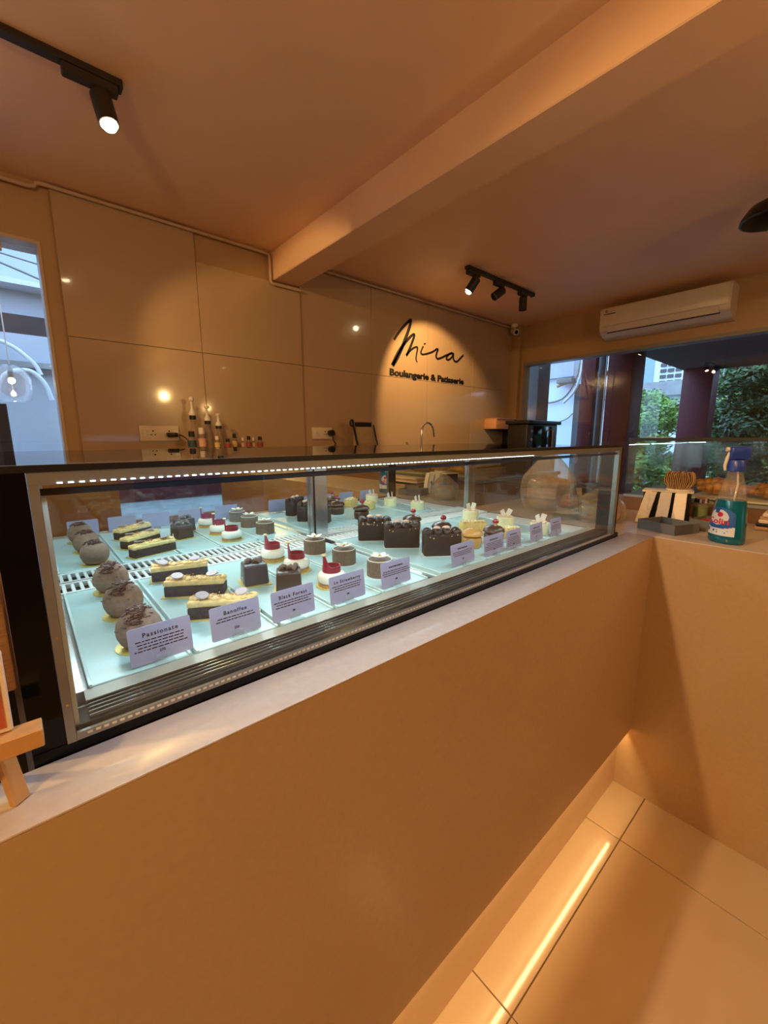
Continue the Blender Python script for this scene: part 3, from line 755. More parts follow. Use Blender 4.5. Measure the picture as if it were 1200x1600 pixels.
me.transform(Matrix.Diagonal((k, 1, 1, 1))); me.transform(Matrix.Rotation(PI/2, 4, 'X')); me.materials.append(M['ink'])
o = bpy.data.objects.new('block_lettering', me); COL.objects.link(o); o.parent = sign; o.location = (2.212-2.62, -0.0022, -0.003)

# ================================================================== CEILING LIGHTS, CONDUIT, CAMERA, AIR CONDITIONER
def spot_head(parent, name, pos, aim, lit, length=0.095, r=0.029, power=None, cone=70, beam=None):
    """pos = pivot under the rail adapter (local to parent), aim = unit direction"""
    d = Vector(aim).normalized(); p = Vector(pos)
    root = bpy.data.objects.new(name, None)
    bm = bmesh.new(); add_cyl(bm, p+Vector((0, 0, 0.045)), p+Vector((0, 0, -0.004)), 0.006, 10)
    st = obj('swivel_stem', bm, M['track'], parent)
    bm = bmesh.new()
    a = p-d*length*0.25; b = p+d*length*0.75
    q = d.to_track_quat('Z', 'Y').to_matrix().to_4x4(); q.translation = a
    add_lathe(bm, [(0, 0), (r*0.8, 0), (r, 0.008), (r, length), (r-0.004, length), (r-0.004, length-0.012), (0, length-0.012)], 24, q)
    hd = obj('lamp_head', bm, M['track'], parent)
    if lit:
        bm = bmesh.new(); q2 = q.copy(); q2.translation = a+d*(length-0.010)
        add_lathe(bm, [(0, 0), (r-0.006, 0), (r-0.007, 0.010), (r-0.012, 0.020), (0, 0.026)], 20, q2); obj('bulb', bm, M['bulb'], hd, 60)
        bd = Vector(beam).normalized() if beam else d
        l = lamp('spot_beam', 'SPOT', b+d*0.03, power or SPOT_W, WARM, parent, spot_size=R(cone), spot_blend=0.35, shadow_soft_size=0.012)
        l.rotation_euler = bd.to_track_quat('-Z', 'Y').to_euler()
    return hd
def adapter(parent, x, length=0.10, axis='x'):
    bm = bmesh.new(); add_box(bm, x-length/2, x+length/2, -0.016, 0.016, -0.048, -0.0205, 0.003, 1); return obj('adapter', bm, M['track'], parent)
def track(name, label, x0, x1, y, heads):
    cx = (x0+x1)/2
    t = thing(name, label, 'track light', (cx, y, CEIL))
    bm = bmesh.new(); add_box(bm, x0-cx, x1-cx, -0.017, 0.017, -0.020, -0.0005, 0.002, 1); obj('rail', bm, M['track'], t)
    bm = bmesh.new(); add_box(bm, x1-cx-0.004, x1-cx+0.006, -0.018, 0.018, -0.026, -0.0005, 0.002, 1); obj('end_cap', bm, M['track'], t)
    for (x, off, aim, lit, pw, cone, ln, *bm_axis) in heads:
        adapter(t, x-cx, ln); spot_head(t, 'head', (x-cx+off, 0, -0.075), aim, lit, power=pw, cone=cone, beam=bm_axis[0] if bm_axis else None)
    return t
track('ceiling_track_light', 'dark ceiling track with one glowing spotlight, left of the beam', -1.5, 0.362, 1.67,
      [(0.285, 0.025, (0.10, -0.18, -0.72), True, SPOT_W*0.55, 110, 0.14), (-0.30, 0, (2.1, 0.62, -0.95), True, SPOT_W*0.6, 60, 0.14)])
track('ceiling_track_light', 'black ceiling track with three spotlights near the Mira logo', 2.30, 3.11, 1.835,
      [(2.37, 0.02, (-0.30, 0.45, -0.80), True, SPOT_W*0.78, 80, 0.12, (0.30, 0.62, -0.54)), (2.66, 0.03, (-0.80, 0.28, -0.62), False, 0, 60, 0.10), (2.97, 0.01, (0.02, 0, -1), False, 0, 60, 0.10)])
# a second run of track over the counter, above and behind the camera's view
track('ceiling_track_light', 'dark ceiling track above the counter edge, out of the picture', -1.6, -0.45, 0.76,
      [(-0.75, 0, (0.62, -0.20, -0.75), True, SPOT_W*1.9, 110, 0.10)])
def downlight(x, y, pw, where):
    t = thing('recessed_downlight', 'round recessed ceiling downlight '+where, 'ceiling light', (x, y, CEIL), group='recessed downlights behind the camera')
    bm = bmesh.new(); add_lathe(bm, [(0.040, -0.004), (0.056, -0.004), (0.058, -0.0005), (0.040, -0.0005)], 28, loop=True); obj('trim_ring', bm, M['white'], t)
    bm = bmesh.new(); add_lathe(bm, [(0, -0.0025), (0.0395, -0.0025), (0.0395, -0.0008), (0, -0.0008)], 24); obj('diffuser', bm, M['downbulb'], t)
    lamp('downlight_beam', 'SPOT', (0, 0, -0.02), pw, WARM, t, target=None, spot_size=R(140), spot_blend=0.6, shadow_soft_size=0.04)
for x, y, k, where in ((2.55, -1.83, 1.0, 'nearest the right window'), (3.41, -3.9, 1.0, 'in the far right corner'), (0.5, -3.2, 1.0, 'by the shop front'), (-1.2, -3.2, 1.0, 'in the far left corner')):
    downlight(x, y, DOWNLIGHT_W*k, where)
def pendant(x, y, pw, where):
    t = thing('glass_pendant', 'clear glass jug pendant with bare bulb '+where, 'pendant lamp', (x, y, CEIL), group='glass jug pendants behind the camera')
    bm = bmesh.new(); add_cyl(bm, (0, 0, -0.0005), (0, 0, -0.42), 0.003, 6); obj('cord', bm, M['black'], t)
    bm = bmesh.new(); add_cyl(bm, (0, 0, -0.42), (0, 0, -0.47), 0.014, 12); obj('socket', bm, M['black'], t)
    bm = bmesh.new(); add_lathe(bm, [(0.036, -0.44), (0.070, -0.47), (0.090, -0.52), (0.088, -0.58), (0.055, -0.63), (0.052, -0.628), (0.085, -0.58), (0.087, -0.52), (0.067, -0.472), (0.036, -0.444)], 28, loop=True); obj('glass_body', bm, M['clear'], t, 60)
    bm = bmesh.new(); add_ball(bm, (0, 0, -0.50), 0.020, 2, (1, 1, 1.2)); obj('bulb', bm, M['softbulb'], t, 60)
    lamp('bulb_glow', 'POINT', (0, 0, -0.56), pw, WARM, t, shadow_soft_size=0.03)
pendant(-0.70, -0.05, PENDANT_W*1.15, 'left of the camera'); pendant(-0.5, -1.5, PENDANT_W*0.25, 'behind the camera')
pendant(1.45, -1.0, PENDANT_W*0.85, 'right of the camera'); pendant(2.6, -2.9, PENDANT_W*0.4, 'by the shop front')
# conduit along the top of the back wall
M['pipe'] = mat('tan_conduit', (0.52, 0.37, 0.27), 0.4, var=0.05)
cd = thing('wall_conduit', 'thin tan conduit pipe running along the top of the back wall', 'conduit', (0.7, WALL_Y-0.03, 2.28))
def cpipe(pts, name='pipe_run'):
    bm = bmesh.new(); add_tube(bm, [(x-0.7, y-(WALL_Y-0.03), z-2.28) for x, y, z in pts], 0.0085, 8); obj(name, bm, M['pipe'], cd, 60)
yb = WALL_Y-0.034
cpipe([(-1.3, yb, 2.272), (0.15, yb, 2.272)]); cpipe([(0.15, yb, 2.272), (0.168, yb, 2.276), (0.175, yb, 2.290), (0.19, yb, 2.295)], 'pipe_bend')
cpipe([(0.19, yb, 2.295), (1.225, yb, 2.292)]); cpipe([(1.225, yb, 2.292), (1.238, yb, 2.288), (1.243, yb, 2.276), (1.243, yb, 2.150), (1.247, yb, 2.136), (1.262, yb, 2.132)], 'pipe_drop')
cpipe([(1.262, yb, 2.132), (1.445, yb, 2.132)]); cpipe([(1.445, yb, 2.29), (3.86, yb, 2.29)])
# corner bullet camera
sec = thing('security_camera', 'small white security camera in the ceiling corner', 'camera', (3.80, 2.42, CEIL))
bm = bmesh.new(); add_lathe(bm, [(0, -0.03), (0.032, -0.03), (0.036, -0.0005), (0, -0.0005)], 20); obj('mount', bm, M['white'], sec)
bm = bmesh.new(); add_cyl(bm, (0, 0, -0.03), (-0.01, -0.015, -0.055), 0.012, 12); obj('arm', bm, M['white'], sec)
bm = bmesh.new(); add_tube(bm, [(0.02, 0.03, -0.05), (-0.015, -0.02, -0.072), (-0.030, -0.045, -0.083)], [0.026, 0.029, 0.029], 18); obj('housing', bm, M['white'], sec)
bm = bmesh.new(); add_tube(bm, [(-0.0302, -0.0453, -0.0831), (-0.033, -0.050, -0.0855)], [0.019, 0.017], 18); obj('lens', bm, M['blackgloss'], sec)
# corner casing below the camera
struct(box('trim_2', M['wallpaint'], WALL_X-0.055, WALL_X-0.0005, 2.40, WALL_Y-0.001, 0, CEIL-0.001, bev=0.003), 'boxed casing in the right rear corner')

# air conditioner on the right wall
ac = thing('air_conditioner', 'white split air conditioner mounted high on the right wall', 'air conditioner', (WALL_X, 1.15, 2.03))
AY0, AY1 = -0.425, 0.425
def ac_prof(y, s=1.0):
    return [(0, 0.0), (-0.055, -0.004), (-0.135, 0.012), (-0.188, 0.050), (-0.200, 0.085), (-0.200, 0.205), (-0.190, 0.222), (-0.16, 0.228), (0, 0.228)]
bm = bmesh.new(); pr = ac_prof(0)
A = [bm.verts.new((x, AY0, z)) for x, z in pr]; B = [bm.verts.new((x, AY1, z)) for x, z in pr]
bm.faces.new(A); bm.faces.new(list(reversed(B)))
for i in range(len(pr)): bm.faces.new((A[i], A[(i+1) % len(pr)], B[(i+1) % len(pr)], B[i]))
obj('body', bm, M['acwhite'], ac, 30)
bm = bmesh.new(); add_box(bm, -0.207, -0.2005, AY0+0.012, AY1-0.012, 0.082, 0.218, 0.003, 2); fp = obj('front_panel', bm, M['acwhite'], ac)
bm = bmesh.new(); add_box(bm, -0.003, 0.003, AY0+0.06, AY1-0.06, -0.024, 0.024, 0.002, 1); obj('air_flap', bm, M['acwhite'], ac, loc=(-0.202, 0, 0.055), rot=(0, R(-32), 0))
bm = bmesh.new(); add_box(bm, -0.002, 0.002, AY0+0.055, AY1-0.055, -0.003, 0.003); obj('outlet_slot', bm, M['darkgap'], ac, loc=(-0.178, 0, 0.032), rot=(0, R(-32), 0))
M['teal'] = mat('dark_teal_print', (0.02, 0.05, 0.07), 0.5)
bm = bmesh.new(); add_box(bm, -0.2078, -0.2071, 0.305, 0.395, 0.168, 0.175); obj('energy_stripe', bm, M['teal'], fp, 0)
bm = bmesh.new(); add_tube(bm, [(-0.2078, 0.375+0.009*math.cos(a*PI/8), 0.194+0.009*math.sin(a*PI/8)) for a in range(16)], 0.0014, 6, True); add_box(bm, -0.2082, -0.2071, 0.373, 0.378, 0.190, 0.198); obj('round_emblem', bm, M['ink'], fp, 0)
bm = bmesh.new(); add_box(bm, -0.2078, -0.2071, 0.312, 0.340, 0.189, 0.193); obj('printed_name', bm, M['frame'], fp, 0)
# black dome pendant at the right edge
pl = thing('pendant_lamp', 'black dome pendant lamp at the right edge under the ceiling', 'pendant lamp', (2.60, 0.385, CEIL))
bm = bmesh.new(); add_cyl(bm, (0, 0, -0.001), (0, 0, -0.07), 0.004, 8); obj('cord', bm, M['black'], pl)
bm = bmesh.new(); add_lathe(bm, [(0, -0.07), (0.05, -0.075), (0.10, -0.10), (0.125, -0.14), (0.128, -0.155), (0.12, -0.157), (0.095, -0.11), (0, -0.085)], 32); obj('shade', bm, M['black'], pl, 60)

# ================================================================== BACK COUNTER AND WHAT STANDS ON IT
M['laminate'] = mat('brown_laminate', (0.26, 0.17, 0.10), 0.45, var=0.1)
M['stone'] = mat('dark_stone', (0.18, 0.14, 0.11), 0.2, var=0.2, scale=60)
bx = [0.30, 0.90, 1.50, 2.10, 2.70, 3.30, 3.86]
words_ = ['below the wall socket', 'below the small bottles', 'below the cling film dispenser', 'left of the sink tap', 'under the sink tap', 'under the black oven']
for i in range(6):
    t = thing('base_cabinet', 'brown laminate base cabinet on the back wall '+words_[i], 'cabinet', ((bx[i]+bx[i+1])/2, 2.19, 0), group='back wall cabinets')
    h = (bx[i+1]-bx[i])/2-0.001
    bm = bmesh.new(); add_box(bm, -h, h, -0.27, 0.29, 0.08, 0.869); obj('body', bm, M['laminate'], t)
    bm = bmesh.new(); add_box(bm, -h+0.003, h-0.003, -0.288, -0.2705, 0.085, 0.865, 0.002, 1); d = obj('door', bm, M['laminate'], t)
    bm = bmesh.new(); add_tube(bm, [(0.1, -0.29, 0.80), (0.1, -0.305, 0.80), (0.2, -0.305, 0.80), (0.2, -0.29, 0.80)], 0.004, 8); obj('handle', bm, M['steel'], d)
    bm = bmesh.new(); add_box(bm, -h, h, -0.22, 0.29, 0.0, 0.079); obj('toe_board', bm, M['black'], t)
tag(box('back_worktop', M['stone'], 0.28, 3.87, 1.88, WALL_Y-0.0225, 0.87, 0.90, bev=0.003), 'dark stone worktop along the back wall', 'worktop')
ledge = tag(box('wall_ledge', M['laminate'], 0.30, 2.30, WALL_Y-0.165, WALL_Y-0.0235, 0.9005, 1.160, bev=0.003), 'brown raised ledge along the back wall under the sockets', 'ledge')
LEDGE = 1.1603
# sockets
M['socket'] = mat('socket_plate', (0.74, 0.66, 0.56), 0.35, var=0.02)
def socket(x, z, w, h, label, two):
    t = thing('wall_socket', label, 'socket', (x, WALL_Y-(0.0222 if x < 1.44 else 0.0122), z))
    bm = bmesh.new(); add_box(bm, -w/2, w/2, -0.010, -0.0002, -h/2, h/2, 0.003, 2); pt = obj('plate', bm, M['socket'], t)
    def holes(cx):
        for q, (dx, dz, r) in enumerate(((0, 0.012, 0.0045), (-0.009, -0.007, 0.0035), (0.009, -0.007, 0.0035))):
            bm = bmesh.new(); add_cyl(bm, (cx+dx, -0.0108, dz), (cx+dx, -0.0101, dz), r, 10); obj('pin_hole', bm, M['ink'], pt)
    def switch(cx):
        bm = bmesh.new(); add_box(bm, cx-0.012, cx+0.012, -0.0140, -0.0101, -0.018, 0.018, 0.002, 1); obj('rocker_switch', bm, M['white'], pt)
    if two:
        holes(-w*0.17); switch(-w*0.38)
        switch(w*0.42)
        holes(w*0.24)
    else:
        switch(-w*0.28); holes(w*0.14)
    return t
socket(0.563, 1.245, 0.190, 0.080, 'long white double socket on the back wall above the bottles', True)
socket(1.585, 1.250, 0.160, 0.080, 'short white socket with black plug near the dispenser', False)
pg = thing('power_plug', 'black plug with adapter in the long double socket', 'plug', (0.618, WALL_Y-0.0345, 1.238))
bm = bmesh.new(); add_box(bm, -0.026, 0.026, -0.030, -0.0005, -0.011, 0.011, 0.004, 2); obj('body', bm, M['black'], pg)
bm = bmesh.new(); add_tube(bm, [(0.026, -0.015, 0), (0.05, -0.02, -0.005), (0.075, -0.03, -0.03), (0.085, -0.05, -0.065), (0.07, -0.06, -0.0765)], 0.0025, 6); obj('cord', bm, M['black'], pg, 60)
pg = thing('power_plug', 'black round plug with cord in the short socket', 'plug', (1.645, WALL_Y-0.0245, 1.252))
bm = bmesh.new(); add_cyl(bm, (0, -0.0005, 0), (0, -0.035, 0), 0.021, 16); obj('body', bm, M['black'], pg)
bm = bmesh.new(); add_tube(bm, [(0, -0.03, -0.02), (0.003, -0.035, -0.05), (0.012, -0.05, -0.075), (-0.01, -0.07, -0.0885)], 0.0045, 8); obj('cord', bm, M['black'], pg, 60)
# pump bottles (white pump, black band, clear body)
M['amber'] = glass('clear_bottle', (0.80, 0.74, 0.68), haze=0.22, hazecol=(0.6, 0.5, 0.42))
M['pinklabel'] = mat('pink_label', (0.60, 0.35, 0.28), 0.5)
M['redlabel'] = mat('red_label', (0.30, 0.04, 0.04), 0.5)
M['yellowlabel'] = mat('yellow_label', (0.62, 0.42, 0.18), 0.5)
def pump_bottle(x, y, hh, label):
    t = thing('pump_bottle', label, 'bottle', (x, y, LEDGE), group='clear pump bottles on the wall ledge')
    s = hh/0.27
    bm = bmesh.new(); add_lathe(bm, [(0, 0), (0.026, 0), (0.027, 0.004), (0.025, 0.07), (0.018, 0.095), (0.0135, 0.12), (0.0135, 0.155), (0, 0.155)], 20, Matrix.Diagonal((1, 1, s, 1))); obj('bottle_body', bm, M['amber'], t, 60)
    bm = bmesh.new(); add_lathe(bm, [(0.0145, 0.1551), (0.017, 0.1551), (0.017, 0.176), (0.0145, 0.176)], 18, Matrix.Diagonal((1, 1, s, 1)), loop=True); obj('black_band', bm, M['black'], t)
    bm = bmesh.new(); add_lathe(bm, [(0, 0.1761), (0.0185, 0.1761), (0.0175, 0.190), (0.0075, 0.210), (0.0065, 0.252), (0, 0.252)], 18, Matrix.Diagonal((1, 1, s, 1))); pu = obj('pump_cone', bm, M['white'], t, 50)
    bm = bmesh.new(); add_lathe(bm, [(0, 0.252), (0.0125, 0.252), (0.0135, 0.262), (0.011, 0.270), (0, 0.270)], 18, Matrix.Diagonal((1, 1, s, 1))); obj('pump_knob', bm, M['white'], pu, 50)
    return t
pump_bottle(0.715, 2.40, 0.275, 'tallest of the three clear pump bottles on the ledge')
pump_bottle(0.790, 2.395, 0.235, 'middle sized of the three clear pump bottles')
pump_bottle(0.850, 2.40, 0.195, 'shortest of the three clear pump bottles')
def small_bottle(x, y, r, h, lab, capm, label):
    t = thing('flavour_bottle', label, 'bottle', (x, y, LEDGE), group='little flavouring bottles on the wall ledge')
    bm = bmesh.new(); add_lathe(bm, [(0, 0), (r, 0), (r, h*0.55), (r*0.6, h*0.66), (r*0.55, h*0.70), (0, h*0.70)], 16); obj('bottle_body', bm, M['amber'], t, 50)
    bm = bmesh.new(); add_lathe(bm, [(r+0.0002, h*0.12), (r+0.0008, h*0.12), (r+0.0008, h*0.50), (r+0.0002, h*0.50)], 16, loop=True); obj('label_band', bm, M[lab], t)
    bm = bmesh.new(); add_lathe(bm, [(0, h*0.7001), (r*0.75, h*0.7001), (r*0.72, h), (0, h)], 14); obj('cap', bm, M[capm], t)
small_bottle(0.745, 2.37, 0.020, 0.115, 'pinklabel', 'white', 'little bottle with pink label in front of the tallest pump bottle')
small_bottle(0.690, 2.36, 0.021, 0.095, 'teal', 'black', 'dark little bottle left of the pump bottles')
small_bottle(0.822, 2.36, 0.014, 0.070, 'yellowlabel', 'white', 'little bottle with yellow label between pump bottles')
small_bottle(0.885, 2.37, 0.015, 0.055, 'redlabel', 'black', 'little dark red bottle right of the shortest pump bottle')
small_bottle(0.935, 2.40, 0.013, 0.085, 'yellowlabel', 'black', 'little clear bottle with tall black cap')
small_bottle(0.985, 2.40, 0.009, 0.062, 'pinklabel', 'white', 'slim little bottle with white cap')
small_bottle(1.020, 2.40, 0.014, 0.070, 'redlabel', 'black', 'little red labelled bottle with black cap')
small_bottle(1.050, 2.405, 0.009, 0.062, 'yellowlabel', 'white', 'slim little bottle between two red labelled bottles')
small_bottle(1.090, 2.40, 0.016, 0.068, 'redlabel', 'black', 'rightmost red labelled little bottle on the ledge')
# cling-film style dispenser with black arms
dp = thing('film_dispenser', 'tan wrap dispenser with black side arms on the ledge', 'dispenser', (1.87, 2.38, LEDGE))
M['tanfilm'] = mat('tan_film', (0.42, 0.29, 0.17), 0.3, var=0.05)
bm = bmesh.new(); add_box(bm, -0.075, 0.105, -0.012, 0.03, 0.0, 0.135, 0.006, 2); obj('film_sheet', bm, M['tanfilm'], dp)
bm = bmesh.new(); add_tube(bm, [(-0.070, -0.02, 0.003), (-0.105, -0.02, 0.14), (-0.112, -0.02, 0.175)], 0.0075, 8); obj('side_arm', bm, M['black'], dp)
bm = bmesh.new(); add_tube(bm, [(0.115, -0.02, 0.003), (0.088, -0.02, 0.10), (0.075, -0.02, 0.15)], 0.005, 8); obj('side_arm', bm, M['black'], dp)
bm = bmesh.new(); add_tube(bm, [(-0.118+0.014*math.cos(a*PI/6), -0.02, 0.160+0.022*math.sin(a*PI/6)) for a in range(12)], 0.0065, 8, True); obj('ring_handle', bm, M['black'], dp, 60)
bm = bmesh.new(); add_box(bm, -0.075, 0.065, -0.016, 0.010, 0.137, 0.168, 0.007, 2); obj('cutter_bar', bm, M['black'], dp)
bm = bmesh.new(); add_box(bm, -0.07, 0.12, -0.03, 0.03, 0.0, 0.004); obj('base_bar', bm, M['black'], dp)
# sink tap
tp = thing('sink_tap', 'slim chrome gooseneck sink tap in front of the back wall', 'tap', (2.24, 2.16, 0.9003))
pts = [(0, 0, 0), (0, 0, 0.355)]+[(0.065-0.065*math.cos(a*PI/10), 0, 0.355+0.072*math.sin(a*PI/10)) for a in range(1, 10)]+[(0.130, 0, 0.355), (0.137, 0, 0.325)]
bm = bmesh.new(); add_tube(bm, pts, 0.0075, 12); obj('gooseneck', bm, M['chrome'], tp, 60)
bm = bmesh.new(); add_lathe(bm, [(0, 0), (0.024, 0), (0.022, 0.02), (0.012, 0.03), (0, 0.03)], 20); obj('base_ring', bm, M['chrome'], tp)
bm = bmesh.new(); add_tube(bm, [(0.012, -0.01, 0.06), (0.03, -0.03, 0.07)], [0.006, 0.004], 10); obj('lever', bm, M['chrome'], tp)
tag(obj('soap_pump', (lambda b: (add_lathe(b, [(0, 0), (0.03, 0), (0.03, 0.20), (0.012, 0.225), (0.008, 0.25), (0.007, 0.285), (0, 0.29)], 18), b)[1])(bmesh.new()), M['laminate'], loc=(2.13, 2.20, 0.9003)), 'small brown soap bottle just left of the sink tap', 'bottle')
# oven
ov = thing('countertop_oven', 'black countertop oven in front of the right window', 'oven', (3.42, 2.06, 0.9003))
bm = bmesh.new(); add_box(bm, -0.16, 0.36, -0.16, 0.03, 0.01, 0.43, 0.006, 2); obj('body', bm, M['black'], ov)
bm = bmesh.new(); add_box(bm, -0.185, 0.385, -0.185, 0.045, 0.4305, 0.462, 0.006, 2); obj('top_lid', bm, M['black'], ov)
bm = bmesh.new(); add_box(bm, -0.07, 0.24, -0.172, -0.1605, 0.08, 0.415, 0.004, 2); dr = obj('oven_door', bm, M['blackgloss'], ov)
bm = bmesh.new(); add_tube(bm, [(0.205, -0.173, 0.12), (0.205, -0.195, 0.13), (0.205, -0.195, 0.38), (0.205, -0.173, 0.39)], 0.007, 10); obj('handle', bm, M['chrome'], dr)
bm = bmesh.new(); add_box(bm, -0.155, -0.08, -0.168, -0.1605, 0.06, 0.42, 0.003, 1); cp = obj('control_panel', bm, M['track'], ov)
for z in (0.14, 0.22, 0.30, 0.37):
    bm = bmesh.new(); add_cyl(bm, (-0.118, -0.169, z), (-0.118, -0.182, z), 0.014, 14); obj('knob', bm, M['steelrail'], cp)
for sx, sy in ((-0.13, -0.13), (0.33, -0.13), (-0.13, 0.0), (0.33, 0.0)):
    bm = bmesh.new(); add_cyl(bm, (sx, sy, 0), (sx, sy, 0.0098), 0.015, 10); obj('foot', bm, M['black'], ov)
sh = thing('wooden_shelf_box', 'copper toned wooden box shelf on the wall left of the black oven', 'shelf', (3.63, WALL_Y-0.0125, 1.30))
M['copperwood'] = mat('copper_wood', (0.62, 0.32, 0.18), 0.4, var=0.15, scale=30, stretch=(1, 8, 8))
bm = bmesh.new(); add_box(bm, -0.17, 0.155, -0.14, -0.001, 0.0, 0.092, 0.004, 2); obj('box_front', bm, M['copperwood'], sh)
bm = bmesh.new(); add_box(bm, -0.17, 0.20, -0.15, -0.001, 0.0925, 0.10, 0.001, 1); obj('top_board', bm, M['copperwood'], sh)
bm = bmesh.new(); add_box(bm, 0.1555, 0.175, -0.145, -0.001, -0.38, 0.092, 0.001, 1); obj('side_board', bm, M['black'], sh)

# ================================================================== ITEMS ON THE RETURN COUNTER
C = TOP+0.0004
# pastry case on the return
PX = 1.95
pc = thing('pastry_case', 'low glass pastry case on the right hand return counter', 'display case', (2.2, 0.0, C))
def ppart(name, m, x0, x1, y0, y1, z0, z1, **k):
    bm = bmesh.new(); add_box(bm, x0-2.2, x1-2.2, y0, y1, z0-C, z1-C, k.get('bev', 0), 1); return obj(name, bm, m, pc)
PY0, PY1 = -1.3, 0.66
M['brownbase'] = mat('brown_case_base', (0.16, 0.075, 0.03), 0.4)
ppart('base', M['brownbase'], PX, 2.42, PY0, PY1, C, 0.968)
ppart('base_sill', M['steelrail'], PX-0.004, 2.42, PY0, PY1, 0.9682, 0.9790)
ppart('front_pane', M['glass'], PX, PX+0.005, PY0, PY1-0.006, 0.9792, 1.2055)
ppart('end_pane', M['glass'], PX, 2.42, PY1-0.0055, PY1, 0.9792, 1.2055)
ppart('top_pane', M['topglass'], PX, 2.42, PY0, PY1, 1.2060, 1.2110)
ppart('top_edge', M['black'], PX-0.006, PX-0.0002, PY0, PY1, 1.2040, 1.2160)
ppart('top_edge', M['black'], 2.42, 2.426, PY0, PY1, 1.2040, 1.2160)
ppart('hinge_clip', M['steelrail'], PX-0.012, PX-0.0065, 0.51, 0.60, 1.2165, 1.2200)
ppart('rear_pane', M['glass'], 2.413, 2.419, PY0, PY1-0.006, 0.9792, 1.2055)
M['crust'] = mat('baked_crust', (0.50, 0.22, 0.055), 0.45, var=0.5, scale=25, bump=0.3, bscale=60)
M['platewhite'] = mat('white_tray', (0.70, 0.64, 0.55), 0.3)
tag(box('pastry_tray', M['platewhite'], 1.97, 2.30, -0.55, 0.44, 0.9796, 0.9880, bev=0.004), 'white serving tray of croissants inside the pastry case', 'tray')
def croissant(loc, rz, label, sc_=1.0):
    t = thing('croissant', label, 'pastry', loc, rz, 'croissants in the pastry case')
    n = 7
    for k in range(n):
        u = (k-(n-1)/2)/((n-1)/2); a = u*1.05
        r = 0.036*(1-0.62*abs(u)**1.4)*sc_; bm = bmesh.new()
        add_ball(bm, (0, 0, 0), 1, 2, (0.0235*sc_, r, r*0.85))
        obj('crust_fold', bm, M['crust'], t, 60, loc=(0.085*sc_*math.sin(a), 0.075*sc_*(1-math.cos(a)), 0.031*sc_), rot=(0, 0.0, a))
    return t
c0 = croissant((2.08, 0.34, 0.9885), R(100), 'croissant nearest the paper sleeves in the pastry case')
dup(c0, (2.22, 0.19, 0.9885), R(80), 'croissant at the back of the tray left of the spray bottle')
dup(c0, (2.06, 0.16, 0.9885), R(95), 'croissant right behind the spray bottle')
dup(c0, (2.18, 0.02, 0.9885), R(110), 'croissant at the back of the tray right of the spray bottle')
dup(c0, (2.05, -0.03, 0.9885), R(85), 'croissant at the right edge of the picture')
dup(c0, (2.26, 0.40, 0.9885), R(85), 'croissant furthest back in the pastry case')
# spray bottle
M['bluecap'] = mat('royal_blue_plastic', (0.012, 0.045, 0.36), 0.3)
M['liquid'] = mat('teal_liquid', (0.0, 0.10, 0.16), 0.08, spec=0.6, emit=None)
M['bottlepet'] = glass('clear_bottle_plastic', (0.94, 0.95, 0.96), haze=0.10, hazecol=(0.75, 0.68, 0.62))
M['labelblue'] = mat('label_blue', (0.01, 0.09, 0.38), 0.4)
M['labelwhite'] = mat('label_white', (0.62, 0.66, 0.74), 0.4)
M['labelred'] = mat('label_red', (0.55, 0.01, 0.03), 0.4)
sb = thing('spray_bottle', 'blue capped Colin glass cleaner spray bottle with teal liquid', 'bottle', (1.550, 0.236, C), R(235))
sb.scale = (1.09, 1.09, 1.07)
OV = Matrix.Diagonal((1.0, 0.78, 1, 1))
outer = [(0, 0), (0.041, 0), (0.0445, 0.005), (0.0445, 0.020), (0.042, 0.06), (0.0385, 0.095), (0.034, 0.125), (0.029, 0.150), (0.0205, 0.182), (0.0165, 0.196), (0, 0.196)]
bm = bmesh.new(); add_lathe(bm, [(0, 0.1185), (0.0352, 0.1185)]+[(r, z) for r, z in outer if z > 0.12], 36, OV); obj('clear_shell', bm, M['bottlepet'], sb, 60)
inner = [(0, 0)]+[(r, z) for r, z in outer[1:] if z < 0.1]+[(0.0352, 0.118), (0, 0.118)]
bm = bmesh.new(); add_lathe(bm, inner, 36, OV); obj('teal_liquid', bm, M['liquid'], sb, 60)
bm = bmesh.new(); add_tube(bm, [(0.0, 0.006, 0.196), (0.002, 0.010, 0.16), (-0.006, 0.014, 0.119)], 0.0022, 8); obj('dip_tube', bm, M['white'], sb, 60)
bm = bmesh.new(); add_lathe(bm, [(0, 0.1962), (0.0185, 0.1962), (0.019, 0.222), (0.0165, 0.2265), (0, 0.2265)], 26); obj('screw_collar', bm, M['bluecap'], sb, 40)
bm = bmesh.new(); add_box(bm, -0.020, 0.024, -0.014, 0.014, 0.2267, 0.262, 0.006, 3); hd = obj('trigger_head', bm, M['bluecap'], sb, 50); hd.rotation_euler = (0, 0, R(62))
bm = bmesh.new(); add_tube(bm, [(-0.0175, 0, 0.246), (-0.022, 0, 0.23), (-0.025, 0, 0.210), (-0.023, 0, 0.198)], [0.004, 0.0045, 0.004, 0.003], 8); obj('trigger', bm, M['white'], hd, 60)
bm = bmesh.new(); add_cyl(bm, (-0.0202, 0, 0.254), (-0.0265, 0, 0.254), 0.006, 12); obj('nozzle', bm, M['white'], hd)
